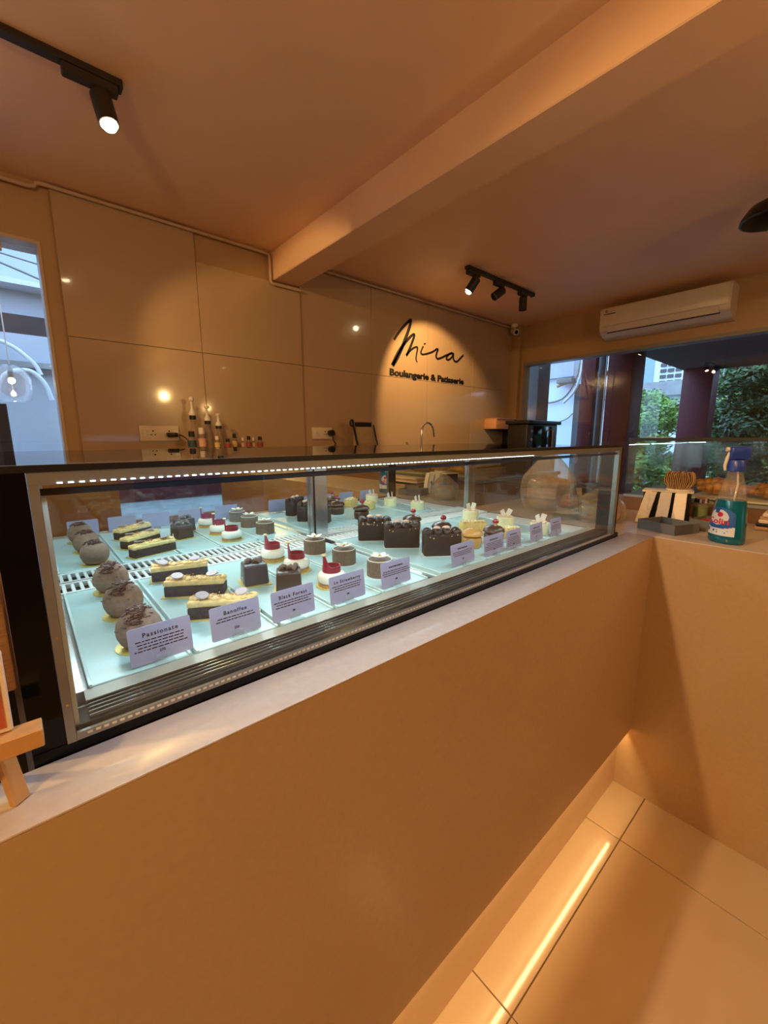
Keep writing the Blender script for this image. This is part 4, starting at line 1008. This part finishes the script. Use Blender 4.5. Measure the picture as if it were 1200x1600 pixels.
# label wraps the bottle: follows the oval shell
def shell_r(z):
    for (r0, z0), (r1, z1) in zip(outer[:-1], outer[1:]):
        if z0 <= z <= z1 and z1 > z0: return r0+(r1-r0)*(z-z0)/(z1-z0)
    return 0.03
def wrap(u, z, lift):
    """u = angle round the bottle from its printed side (-Y)"""
    r = shell_r(z)
    a = u-PI/2
    return Vector((r*math.cos(a)*(1+lift/r), r*math.sin(a)*0.78*(1+lift/(r*0.78)), z))
def wrap_patch(name, inside, u0, u1, z0, z1, lift, m, parent, nu=36, nz=36):
    bm = bmesh.new(); V = {}
    def vert(i, j):
        if (i, j) not in V: V[(i, j)] = bm.verts.new(wrap(u0+(u1-u0)*i/nu, z0+(z1-z0)*j/nz, lift))
        return V[(i, j)]
    for i in range(nu):
        for j in range(nz):
            if inside((i+.5)/nu*2-1, (j+.5)/nz):
                bm.faces.new((vert(i, j), vert(i+1, j), vert(i+1, j+1), vert(i, j+1)))
    return obj(name, bm, m, parent, 60)
LU = 1.05
lb = wrap_patch('label_panel', lambda u, v: v > 0.34-0.10*math.cos(u*1.6) and v < 0.80+0.20*(1-u*u), -LU, LU, 0.022, 0.098, 0.0006, M['labelblue'], sb)
wrap_patch('label_footer', lambda u, v: v <= 0.34-0.10*math.cos(u*1.6), -LU, LU, 0.022, 0.098, 0.0006, M['labelwhite'], lb)
wrap_patch('label_badge', lambda u, v: (abs(u)/0.92)**1.7+(abs(v-0.62)/0.42)**1.7 < 1 and not (v > 0.80 and abs(u+0.18) < 0.22), -0.72, 0.72, 0.040, 0.092, 0.0010, M['labelwhite'], lb)
wrap_patch('label_ball', lambda u, v: u*u+(v*2-1)**2 < 1, -0.06, 0.30, 0.0725, 0.0855, 0.0014, M['labelred'], lb, 16, 16)
me = text_mesh('Colin', 0.0215, 0.0, 0.0006, 'CENTER', 0.95)
bm = bmesh.new(); bm.from_mesh(me); bpy.data.meshes.remove(me)
for v in bm.verts:
    v.co = wrap(v.co.x/0.0365*1.15, 0.0535+v.co.y, 0.0016)
obj('brand_lettering', bm, M['labelred'], lb, 0)
bm = bmesh.new()
for (u, z, w, h) in ((-0.85, 0.0300, 0.16, 0.009), (-0.62, 0.0300, 0.10, 0.009), (-0.2, 0.031, 0.10, 0.006), (0.05, 0.0285, 0.5, 0.0035), (0.05, 0.0345, 0.62, 0.0022)):
    vs_ = [bm.verts.new(wrap(a, b, 0.0010)) for a, b in ((u, z), (u+w, z), (u+w, z+h), (u, z+h))]; bm.faces.new(vs_)
obj('small_print', bm, M['ink'], lb, 0)
# grey trays
M['greytray'] = mat('grey_card_tray', (0.115, 0.118, 0.125), 0.6, var=0.05)
def grey_tray(loc, rz, w, d, h, label):
    t = thing('grey_tray', label, 'tray', loc, rz, 'grey open trays on the return counter')
    for nm, a in (('floor', (-w/2, w/2, -d/2, d/2, 0, 0.003)), ('side', (-w/2, w/2, -d/2, -d/2+0.003, 0.0031, h)), ('side', (-w/2, w/2, d/2-0.003, d/2, 0.0031, h)), ('side', (-w/2, -w/2+0.003, -d/2+0.0031, d/2-0.0031, 0.0031, h)), ('side', (w/2-0.003, w/2, -d/2+0.0031, d/2-0.0031, 0.0031, h))):
        bm = bmesh.new(); add_box(bm, *a); obj(nm if nm == 'side' else 'base', bm, M['greytray'], t, 0)
    return t
grey_tray((1.598, 0.398, C), R(-22), 0.112, 0.130, 0.032, 'empty grey tray at the inner counter corner')
grey_tray((1.722, 0.300, C), R(-12), 0.110, 0.095, 0.036, 'grey tray holding red tomatoes behind the spray bottle')
M['tomato'] = mat('tomato_red', (0.42, 0.02, 0.02), 0.2, var=0.2)
M['olive'] = mat('olive_green', (0.12, 0.12, 0.02), 0.4, var=0.3, scale=60)
ti = 0
for dx, dy, z, r in ((-0.035, 0.018, 0.030, 0.013), (-0.012, 0.022, 0.031, 0.013), (0.010, 0.020, 0.030, 0.012), (-0.038, -0.008, 0.029, 0.012), (-0.015, -0.005, 0.030, 0.013)):
    spot_ = ['at the left back', 'in the middle back', 'at the right back', 'at the left front', 'in the middle front'][ti]; ti += 1
    t = thing('cherry_tomato', 'red cherry tomato '+spot_+' of the grey tray', 'tomato', (1.722+dx, 0.300+dy, C+0.0032), group='cherry tomatoes in the grey tray')
    bm = bmesh.new(); add_ball(bm, (0, 0, r+0.009), r, 2, (1, 1, 0.92)); obj('fruit', bm, M['tomato'], t, 60)
    bm = bmesh.new(); add_lathe(bm, [(0, r*1.88+0.009), (0.005, r*1.90+0.009), (0.001, r*2.02+0.009), (0, r*2.05+0.009)], 6); obj('calyx', bm, M['olive'], t)
bm = bmesh.new()
for _ in range(60): add_ball(bm, (random.uniform(-0.038, 0.038), random.uniform(-0.030, 0.030), random.uniform(0.007, 0.012)), 0.006, 1, (1.4, 0.8, 0.7))
tag(obj('olive_leaves', bm, M['olive'], None, 60, loc=(1.722, 0.300, C+0.0042)), 'loose green garnish lining the grey tray', 'garnish', kind='stuff')
# napkin stacks in a black holder
M['napkin'] = mat('white_paper', (0.80, 0.70, 0.60), 0.8, var=0.05, bump=0.2, bscale=120)
M['kraft'] = mat('kraft_paper', (0.50, 0.30, 0.13), 0.7, var=0.12, scale=60)
hl = thing('napkin_holder', 'black napkin holder box behind the grey trays', 'holder', (1.775, 0.452, C), R(12))
bm = bmesh.new(); add_box(bm, -0.03, 0.05, -0.070, 0.075, 0, 0.110, 0.003, 1); obj('box', bm, M['black'], hl)
bm = bmesh.new(); add_box(bm, -0.035, 0.055, -0.075, 0.08, 0.1102, 0.114, 0.002, 1); obj('lid_edge', bm, M['platewhite'], hl)
bm = bmesh.new(); add_box(bm, -0.0358, -0.0351, 0.050, 0.079, 0.1085, 0.1135); obj('yellow_tape', bm, M['vanilla'], hl)
for k, (yy, lean, lbl) in enumerate(((0.050, 0.34, 'leftmost leaning stack of folded white napkins'), (0.004, 0.12, 'middle stack of folded white napkins in the holder'), (-0.040, 0.03, 'rightmost stack of folded white napkins in the holder'))):
    t = thing('napkin_stack', lbl, 'napkins', (1.775, 0.452, C), R(12), 'white napkin stacks')
    for j in range(7):
        bm = bmesh.new(); n = 8; w = 0.036; off = -0.040-j*0.0052; rows = []
        for i in range(n+1):
            z = 0.002+i*(0.103+0.003*((j*7+k) % 3))/n
            sway = lean*(0.105-z)*0.55
            bulge = 0.004*math.sin(PI*i/n)
            ww = w*(0.92+0.10*(1-i/n)); y0 = yy-ww/2+sway+random.uniform(-0.0008, 0.0008)
            x = off-bulge-(0.105-z)*0.16
            rows.append([bm.verts.new((x, y0, z)), bm.verts.new((x, y0+ww, z)), bm.verts.new((x-0.0030, y0+ww, z)), bm.verts.new((x-0.0030, y0, z))])
        for A, B in zip(rows[:-1], rows[1:]):
            for q in range(4): bm.faces.new((A[q], A[(q+1) % 4], B[(q+1) % 4], B[q]))
        bm.faces.new(rows[0]); bm.faces.new(list(reversed(rows[-1])))
        obj('napkin', bm, M['napkin'], t, 60)
# kraft paper sleeves standing in a cup behind
cu = thing('sleeve_dish', 'shallow white dish under the fan of brown paper sleeves', 'dish', (1.795, 0.425, C+0.1145))
bm = bmesh.new(); add_lathe(bm, [(0, 0), (0.038, 0), (0.041, 0.008), (0.039, 0.008), (0.036, 0.003), (0, 0.003)], 24); obj('dish', bm, M['platewhite'], cu)
for k in range(16):
    u = (k-7.5)/7.5
    t = thing('paper_sleeve', ('leftmost brown paper sleeve of the fan on the napkin holder' if k == 15 else 'rightmost brown paper sleeve of the fan on the napkin holder' if k == 0 else 'narrow brown paper sleeve in the middle of the fan'), 'paper sleeve', (1.795, 0.425, C+0.1178), group='brown paper sleeves in the fan')
    bm = bmesh.new(); rows = []
    for i in range(7):
        z = i*(0.0105+0.0008*math.sin(k*2.3)); fan = u*(0.026+0.012*(i/6)**1.2); bow = 0.012*math.sin(PI*i/6)
        wv = random.uniform(0.014, 0.017)
        x = random.uniform(-0.003, 0.003)
        y = -fan-bow*u
        rows.append([bm.verts.new((-wv+x, y, z)), bm.verts.new((wv+x, y, z)), bm.verts.new((wv+x, y+0.0014, z)), bm.verts.new((-wv+x, y+0.0014, z))])
    for A, B in zip(rows[:-1], rows[1:]):
        for q in range(4): bm.faces.new((A[q], A[(q+1) % 4], B[(q+1) % 4], B[q]))
    bm.faces.new(rows[0]); bm.faces.new(list(reversed(rows[-1])))
    for v in bm.verts: v.co.x -= 0.004
    obj('sleeve', bm, M['kraft'], t, 60)
# condiment jars
M['pickle'] = mat('green_pickle', (0.10, 0.16, 0.02), 0.3, var=0.4, scale=80)
for (x, y, lbl) in ((1.835, 0.362, 'small glass jar of green pickles nearest the napkins'), (1.842, 0.305, 'small glass jar of green pickles nearest the spray bottle')):
    t = thing('pickle_jar', lbl, 'jar', (x, y, C), group='jars of green pickles')
    bm = bmesh.new(); add_lathe(bm, [(0, 0), (0.024, 0), (0.025, 0.004), (0.025, 0.066), (0.021, 0.074), (0, 0.074)], 22); obj('glass_body', bm, M['bottlepet'], t, 60)
    bm = bmesh.new(); add_lathe(bm, [(0, 0.002), (0.0225, 0.002), (0.0225, 0.060), (0, 0.060)], 20); obj('pickles', bm, M['pickle'], t)
    bm = bmesh.new(); add_lathe(bm, [(0, 0.0742), (0.023, 0.0742), (0.023, 0.088), (0.021, 0.090), (0, 0.090)], 22); obj('lid', bm, M['chrome'], t)
# stack of boards right of the bottle
M['board'] = mat('paper_board', (0.48, 0.30, 0.18), 0.7, var=0.1)
M['boardlight'] = mat('pale_board', (0.70, 0.58, 0.46), 0.7, var=0.05)
for k, (dz, m, lbl) in enumerate(((0.0, 'board', 'lowest brown tray board'), (0.016, 'black', 'black tray board second from the bottom'), (0.032, 'boardlight', 'pale tray board in the middle'), (0.046, 'board', 'brown tray board second from the top'), (0.060, 'boardlight', 'topmost pale tray board'))):
    t = tag(box('tray_board', M[m], -0.050, 0.050, -0.16, 0.16, 0, 0.0115, bev=0.003), lbl+' of the stack right of the spray bottle', 'board', 'stacked tray boards')
    t.location = (1.875, 0.05-0.004*k, C+dz*0.78); t.rotation_euler = (0, 0, R((-1)**k*1.5))
# plastic bread bag at the case corner
M['bagfilm'] = glass('crinkled_bag_film', (0.90, 0.86, 0.80), rough=0.12, haze=0.30, hazecol=(0.75, 0.62, 0.50))
M['bread'] = mat('bread_crust', (0.55, 0.30, 0.13), 0.7, var=0.3, scale=30, bump=0.2, bscale=50)
M['tape'] = mat('blue_tape', (0.03, 0.17, 0.42), 0.4)
def bread_bag(loc, rz, sx, sy, sz, label, tape):
    t = thing('bread_bag', label, 'bag', loc, rz, 'plastic bags of bread beside the case')
    bm = bmesh.new(); add_box(bm, -sx*0.72, sx*0.72, -sy*0.7, sy*0.7, 0.003, sz*0.55, min(sx, sy)*0.35, 4); obj('loaf', bm, M['bread'], t, 60)
    bm = bmesh.new(); nseg, nz = 40, 14; rings = []
    rnd = random.Random(label)
    for j in range(nz+1):
        v = j/nz; ring = []
        prof = (0.90+0.12*math.sin(PI*min(1, v*1.4)))*(1 if v < 0.5 else 1-0.80*((v-0.5)/0.5)**1.6)
        for i in range(nseg):
            a = 2*PI*i/nseg
            w = 1+0.035*math.sin(7*a+v*5)+0.03*math.sin(13*a-v*9)+rnd.uniform(-0.02, 0.02)
            c, s = math.cos(a), math.sin(a)
            q = (abs(c)**2.6+abs(s)**2.6)**(-1/2.6)
            ring.append(bm.verts.new((sx*prof*w*q*c, sy*prof*w*q*s, v*sz)))
        rings.append(ring)
    for A, B in zip(rings[:-1], rings[1:]):
        for i in range(nseg): bm.faces.new((A[i], A[(i+1) % nseg], B[(i+1) % nseg], B[i]))
    bm.faces.new(list(reversed(rings[0]))); bm.faces.new(rings[-1])
    obj('film', bm, M['bagfilm'], t, 60)
    if tape:
        bm = bmesh.new(); add_box(bm, -sx*0.30, sx*0.30, -sy*0.86, -sy*0.78, sz*0.66, sz*0.80, 0.001, 1, Matrix.Rotation(0.12, 4, 'X')); obj('blue_tape', bm, M['tape'], t)
    return t
bread_bag((1.600, 0.620, C), R(-40), 0.085, 0.070, 0.120, 'plastic bread bag with blue tape just outside the case corner', True)
bread_bag((1.72, 0.885, C), R(-30), 0.110, 0.085, 0.24, 'tall plastic bread bag seen through the right end of the case', False)
tag(obj('paper_bundle', (lambda b: (add_box(b, -0.10, 0.10, -0.07, 0.07, 0, 0.05, 0.012, 3), b)[1])(bmesh.new()), M['boardlight'], loc=(2.06, 0.93, C), rot=(0, 0, R(15))), 'pale wrapped paper bundle on the far end of the return counter', 'bundle')
tag(obj('storage_tub', (lambda b: (add_lathe(b, [(0, 0), (0.060, 0), (0.068, 0.085), (0.072, 0.088), (0.072, 0.10), (0, 0.103)], 28), b)[1])(bmesh.new()), M['track'], loc=(1.93, 0.76, C)), 'dark lidded tub between the bread bag and pastry case', 'tub')

# ================================================================== LEFT END
# little easel on the ledge
M['pine'] = mat('pine_wood', (0.48, 0.26, 0.10), 0.45, var=0.2, scale=40, stretch=(1, 1, 0.2))
ez = thing('mini_easel', 'small pine easel standing on the ledge at the left edge', 'easel', (-0.075, 0.437, TOP+0.0003))
def ezbar(name, p0, p1, wx, wy, m='pine'):
    a, b = Vector(p0), Vector(p1); d = (b-a); L_ = d.length
    q = d.to_track_quat('Z', 'Y').to_matrix().to_4x4(); q.translation = a
    bm = bmesh.new(); add_box(bm, -wx/2, wx/2, -wy/2, wy/2, 0, L_, 0.0006, 1, q); return obj(name, bm, M[m], ez)
ezbar('leg', (0.038, 0.0, 0.0), (0.014, 0.030, 0.185), 0.013, 0.006)
ezbar('leg', (-0.045, 0.0, 0.0), (-0.014, 0.030, 0.185), 0.013, 0.006)
bm = bmesh.new(); add_box(bm, -0.062, 0.060, -0.016, 0.004, 0.052, 0.068, 0.0008, 1); obj('ledge', bm, M['pine'], ez)
ezbar('rear_leg', (0.0, 0.055, 0.0), (0.0, 0.033, 0.175), 0.010, 0.005)
M['redcard'] = mat('red_print', (0.42, 0.09, 0.05), 0.5, var=0.5, scale=25)
pc_ = thing('easel_card', 'framed red printed card resting on the pine easel', 'card', (-0.079, 0.437, TOP+0.0690))
bm = bmesh.new(); add_box(bm, -0.050, 0.046, -0.004, 0.0, 0.0, 0.068, 0.001, 1); obj('board', bm, M['boardlight'], pc_, rot=(R(-8), 0, 0))
bm = bmesh.new(); add_box(bm, -0.046, 0.042, -0.0046, -0.0041, 0.004, 0.064); obj('print', bm, M['redcard'], pc_, rot=(R(-8), 0, 0))
# behind the case at the left
M['bluegrey'] = mat('blue_grey_sheet', (0.30, 0.40, 0.55), 0.35, var=0.2, scale=12)
tag(box('side_cabinet', M['copperwood'], -0.62, -0.068, 1.12, 1.50, 0.69, 1.02, bev=0.006), 'brown wooden cabinet behind the left end of the case', 'cabinet')
tag(box('cabinet_base', M['black'], -0.60, -0.075, 1.14, 1.50, 0.0, 0.688), 'dark base under the brown wooden cabinet', 'cabinet')
tag(box('steel_panel', M['bluegrey'], -0.064, -0.034, 1.16, 1.175, 0.0, 0.93, bev=0.003), 'narrow blue grey panel between the case and brown cabinet', 'panel')

# ================================================================== OUTSIDE, LEFT WINDOW
M['ltwall'] = mat('outside_white_wall', (0.80, 0.84, 0.90), 0.8, var=0.06, scale=2.0, bump=0.1)
M['alley'] = mat('alley_wall', (0.46, 0.50, 0.58), 0.8, var=0.08, scale=2.0, bump=0.1)
M['bluewall'] = mat('pale_blue_wall', (0.72, 0.84, 1.0), 0.8, var=0.04, scale=2.0, bump=0.05)
M['pave'] = mat('pavement', (0.30, 0.30, 0.30), 0.8, var=0.2, scale=3)
M['darkslab'] = mat('dark_slab', (0.018, 0.020, 0.026), 0.6, var=0.2)
M['maroon'] = mat('maroon_paint', (0.105, 0.010, 0.014), 0.55, var=0.08, scale=4)
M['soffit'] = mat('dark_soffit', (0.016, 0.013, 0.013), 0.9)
M['greypvc'] = mat('grey_pvc', (0.085, 0.08, 0.085), 0.6)
M['whitepvc'] = mat('white_pvc', (0.70, 0.74, 0.80), 0.4)
M['cable'] = mat('old_cable', (0.22, 0.20, 0.18), 0.6)
struct(box('ground', M['pave'], -30, 45, -30, 45, -0.30, -0.12), 'grey pavement outside the shop')
ow = struct(empty('wall_outside_left', (-0.5, 4.3, 0)), 'pale alley wall beyond the left window')
local(ow, lambda: box('wall_face', M['alley'], -3.0, 1.2, 4.2, 4.4, -0.12, 1.98))
local(ow, lambda: box('wall_upper', M['alley'], -3.0, 1.2, 4.28, 4.4, 2.12, 3.4))
local(ow, lambda: box('dark_band', M['darkslab'], -3.0, 1.2, 4.22, 4.40, 1.981, 2.119))
local(ow, lambda: box('coping', M['whitepvc'], -3.0, 1.2, 4.10, 4.40, 2.30, 2.335))
local(ow, lambda: box('sill_ledge', M['pave'], -3.0, 1.2, 4.12, 4.20, 1.735, 1.775))
def outpipe(name, pts, r, m, label, cat):
    bm = bmesh.new(); add_tube(bm, [tuple(v) for v in smooth3(pts)], r, 8); return tag(obj(name, bm, M[m], None, 60), label, cat)
def smooth3(pts, n=6):
    out = []; P = [Vector(p) for p in pts]
    for i in range(len(P)-1):
        p0 = P[max(i-1, 0)]; p1 = P[i]; p2 = P[i+1]; p3 = P[min(i+2, len(P)-1)]
        for k in range(n):
            t = k/n; out.append(0.5*((2*p1)+(-p0+p2)*t+(2*p0-5*p1+4*p2-p3)*t*t+(-p0+3*p1-3*p2+p3)*t**3))
    out.append(P[-1]); return out
outpipe('white_hose', [(-0.5, 4.05, 1.98), (-0.05, 4.05, 1.90), (0.12, 4.05, 1.78), (0.17, 4.05, 1.68)], 0.014, 'whitepvc', 'white hose sagging across the alley wall behind the left window', 'hose')
outpipe('white_hose', [(-0.10, 4.02, 1.50), (-0.03, 4.02, 1.66), (0.10, 4.02, 1.70), (0.18, 4.02, 1.62), (0.21, 4.02, 1.50)], 0.016, 'whitepvc', 'white hose arching above the bulb in the left window', 'hose')
outpipe('overhead_wire', [(-1.2, 4.0, 2.62), (0.0, 4.0, 2.46), (0.5, 4.0, 2.40)], 0.006, 'cable', 'upper dark wire crossing the pale wall in the left window', 'wire')
outpipe('overhead_wire', [(-1.2, 3.92, 2.72), (0.0, 3.92, 2.38), (0.5, 3.92, 2.22)], 0.007, 'cable', 'lower steeper dark wire crossing the left window', 'wire')
# reflection of an indoor jug pendant in the left pane, built as a lamp outside
gl = thing('reflected_pendant', 'reflection of an indoor jug pendant, modelled as a lamp beyond the left window', 'pendant_image', (0.0, 3.1, 1.42))
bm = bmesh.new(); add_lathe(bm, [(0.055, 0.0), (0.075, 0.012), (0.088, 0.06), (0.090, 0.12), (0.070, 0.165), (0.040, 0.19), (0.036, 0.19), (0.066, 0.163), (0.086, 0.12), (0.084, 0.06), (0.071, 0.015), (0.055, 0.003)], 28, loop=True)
M['pendant_image'] = glass('reflected_pendant_glass', (0.97, 0.98, 1.0), haze=0.05)  # glass of the stand-in for the pendant reflection
obj('glass_body', bm, M['pendant_image'], gl, 60)
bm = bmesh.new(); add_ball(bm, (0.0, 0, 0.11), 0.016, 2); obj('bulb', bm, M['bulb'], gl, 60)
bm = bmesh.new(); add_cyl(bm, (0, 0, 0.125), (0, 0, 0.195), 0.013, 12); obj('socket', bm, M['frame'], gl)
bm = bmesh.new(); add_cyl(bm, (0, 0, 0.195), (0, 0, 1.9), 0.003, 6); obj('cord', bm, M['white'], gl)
# dark framed window leaf low at the left
fr = thing('dark_framed_board', 'dark framed glass leaf at the lower left window edge', 'framed board', (-0.20, 3.0, 0.60))
bm = bmesh.new(); add_box(bm, -0.30, 0.16, -0.01, 0.01, 0.0, 0.80, 0.003, 1); obj('panel', bm, M['greypvc'], fr)
for a in ((0.12, 0.165, -0.016, -0.0105, 0, 0.80), (-0.30, 0.119, -0.016, -0.0105, 0.76, 0.80), (-0.30, 0.119, -0.016, -0.0105, 0.0, 0.04)):
    bm = bmesh.new(); add_box(bm, *a, 0.002, 1); obj('frame_bar', bm, M['darkslab'], fr)

# ================================================================== OUTSIDE, RIGHT WINDOW
rw = struct(empty('wall_outside_right', (6.4, 3.4, 0)), 'pale house wall beyond the right window')
local(rw, lambda: box('wall_face', M['bluewall'], 6.0, 6.2, 2.80, 6.5, -0.12, 2.055))
local(rw, lambda: box('upper_slab', M['alley'], 5.92, 6.2, 2.80, 6.5, 2.056, 2.45))
local(rw, lambda: box('corner_pier', M['greypvc'], 6.0, 6.25, 2.52, 2.799, -0.12, 1.95))
struct(box('trim_3', M['greypvc'], 4.35, 4.60, 2.44, 2.68, -0.12, 3.0), 'grey pillar just outside the rear corner of the window')
for (x0, x1, y0, y1, lbl) in ((5.02, 5.30, 2.12, 2.28, 'narrow maroon pillar left of the grey downpipe'), (4.80, 5.15, 1.66, 1.905, 'dark maroon pillar right of the grey downpipe'), (7.55, 7.90, 1.55, 1.92, 'maroon corner pillar in front of the trees')):
    tag(box('maroon_pillar', M['maroon'], x0, x1, y0, y1, -0.12, 2.20 if x0 > 7 else 3.0, bev=0.008), lbl, 'pillar', 'maroon pillars outside')
dp_ = thing('downpipe', 'grey vertical downpipe between two maroon pillars', 'pipe', (4.92, 2.0, -0.12))
bm = bmesh.new(); add_cyl(bm, (0, 0, 0), (0, 0, 3.1), 0.042, 16); obj('pipe', bm, M['greypvc'], dp_)
for z in (1.15, 2.0):
    bm = bmesh.new(); add_cyl(bm, (0, 0, z), (0, 0, z+0.05), 0.048, 16); obj('collar', bm, M['greypvc'], dp_)
outpipe('thin_wire', [(4.86, 1.94, 0.2), (4.86, 1.94, 1.4), (4.86, 1.945, 3.0)], 0.006, 'whitepvc', 'thin pale wire running down beside the grey downpipe', 'wire')
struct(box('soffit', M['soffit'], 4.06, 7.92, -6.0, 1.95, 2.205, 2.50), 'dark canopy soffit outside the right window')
outpipe('wall_cable', [(5.95, 3.7, 1.80), (5.95, 3.3, 1.72), (5.95, 2.95, 1.76), (5.9, 2.75, 2.0), (5.9, 2.70, 2.3)], 0.012, 'cable', 'upper bunch of grey cables sagging on the pale house wall', 'cable')
outpipe('wall_cable', [(5.95, 3.7, 1.42), (5.95, 3.25, 1.38), (5.95, 2.9, 1.46), (5.95, 2.78, 1.55)], 0.008, 'cable', 'lower thin cable sagging on the pale house wall', 'cable')
outpipe('white_hose', [(5.9, 2.90, 1.70), (5.9, 2.76, 1.85), (5.88, 2.68, 2.05), (5.86, 2.66, 2.25)], 0.018, 'whitepvc', 'white hose curving up beside the narrow maroon pillar', 'hose')
bk = thing('rusty_bracket', 'rusty ceiling bracket above the cables on the house wall', 'bracket', (5.88, 2.88, 1.93))
bm = bmesh.new(); add_box(bm, -0.08, 0.08, -0.12, 0.10, 0.03, 0.10, 0.01, 2); obj('plate', bm, M['cable'], bk)
bm = bmesh.new(); add_tube(bm, [(0, 0.12, 0.0), (0, 0.02, 0.03), (0, -0.08, 0.05)], 0.02, 8); obj('arm', bm, M['board'], bk)
# far building with windows
fb = thing('far_building', 'pale multi storey building with barred windows beyond the trees', 'building', (15, 4.4, -0.12))
bm = bmesh.new(); add_box(bm, 0, 4, -1.6, 2.2, 0, 7.0); obj('wall', bm, M['ltwall'], fb)
bm = bmesh.new(); add_box(bm, -0.5, 0, -1.6, 2.2, 2.55, 2.95); obj('balcony_slab', bm, M['pave'], fb)
M['farglass'] = mat('far_window_blue', (0.25, 0.36, 0.55), 0.2)
bm = bmesh.new(); add_box(bm, -0.05, -0.001, 0.18, 0.60, 2.98, 4.2); obj('window', bm, M['farglass'], fb)
for k in range(8):
    for j in range(3):
        bm = bmesh.new(); add_box(bm, -0.05, -0.001, -0.55+j*0.20, -0.55+j*0.20+0.15, 2.92+k*0.17, 2.92+k*0.17+0.10); obj('grille_opening', bm, M['greypvc'], fb)
# trees
M['leafA'] = mat('leaf_bright', (0.20, 0.33, 0.06), 0.5, var=0.6, scale=2.5)
M['leafB'] = mat('leaf_dark', (0.06, 0.12, 0.035), 0.5, var=0.6, scale=2.5)
M['bark'] = mat('bark', (0.06, 0.04, 0.025), 0.8)
def tree(label, loc, rx, ry, zc, rz, n, m, seed, lf=0.075):
    rnd = random.Random(seed)
    t = thing('leafy_tree', label, 'tree', loc, group='trees outside the right window')
    bm = bmesh.new(); add_tube(bm, [(0, 0, 0), (0.05, 0.02, zc*0.5), (0.02, -0.02, zc)], [0.12, 0.09, 0.04], 10); obj('trunk', bm, M['bark'], t, 60)
    verts, faces = [], []
    cl = []
    for _ in range(90):
        z = rnd.uniform(0.25, zc+rz-0.2); w = math.sqrt(max(0.05, 1-((z-zc*0.55)/(zc*0.45+rz))**2))
        a = rnd.uniform(0, 2*PI); q = math.sqrt(rnd.random())
        cl.append((rx*w*q*math.cos(a)*0.85, ry*w*q*math.sin(a)*0.85, z, rnd.uniform(0.16, 0.30)))
    for i in range(n):
        cx, cy, cz, cr = cl[rnd.randrange(len(cl))]
        d = Vector((rnd.gauss(0, 1), rnd.gauss(0, 1), rnd.gauss(0, 1))).normalized()*cr*rnd.uniform(0.7, 1.05)
        p = Vector((cx, cy, cz))+d*Vector((1, 1, 0.7)).length*0.6
        if p.z < 0.1: continue
        u = Vector((rnd.gauss(0, 1), rnd.gauss(0, 1), rnd.gauss(0, 0.5))).normalized(); w = u.cross(d).normalized()
        s = lf*rnd.uniform(0.6, 1.3); k = len(verts)
        verts += [p-u*s, p+w*s*0.38+d*0.01, p+u*s, p-w*s*0.38+d*0.01]; faces.append((k, k+1, k+2, k+3))
    me = bpy.data.meshes.new('foliage'); me.from_pydata([tuple(v) for v in verts], [], faces); me.materials.append(M[m])
    o = bpy.data.objects.new('foliage', me); COL.objects.link(o); o.parent = t; o['kind'] = 'stuff'
    return t
tree('bright green tree between the two maroon pillars', (9.6, 3.00, -0.12), 0.9, 0.85, 1.50, 0.80, 22000, 'leafA', 1, 0.05)
tree('darker green tree right of the corner pillar', (9.0, 1.20, -0.12), 0.9, 0.85, 1.70, 0.95, 24000, 'leafB', 2, 0.05)
tree('tall bright green tree behind the darker one', (11.6, 1.55, -0.12), 1.2, 1.2, 2.2, 1.25, 24000, 'leafA', 3, 0.06)
tree('green tree at the far right of the window', (9.0, -0.75, -0.12), 0.9, 0.9, 1.7, 1.0, 16000, 'leafB', 4, 0.06)
# garden wall low behind trees so no bare horizon shows
struct(box('wall_garden', M['leafB'], 15.2, 15.6, -8, 2.6, -0.12, 2.0), 'dark green hedge line behind the trees')
# outside behind the camera (seen in the mirror)
struct(box('wall_outside_front', M['maroon'], -3, 6.5, -8.2, -8.0, -0.12, 0.9), 'low maroon wall across the street')
struct(box('wall_outside_house', M['ltwall'], -3, 6.5, -9.5, -9.2, -0.12, 4.0), 'pale house across the street')
struct(box('reflection_blocker', M['leafB'], 4.4, 13.0, -4.2, -3.7, -0.12, 2.6), 'added unseen hedge darkening the window reflection on the back wall')  # unseen, added to keep the bright horizon out of the glossy wall's reflection
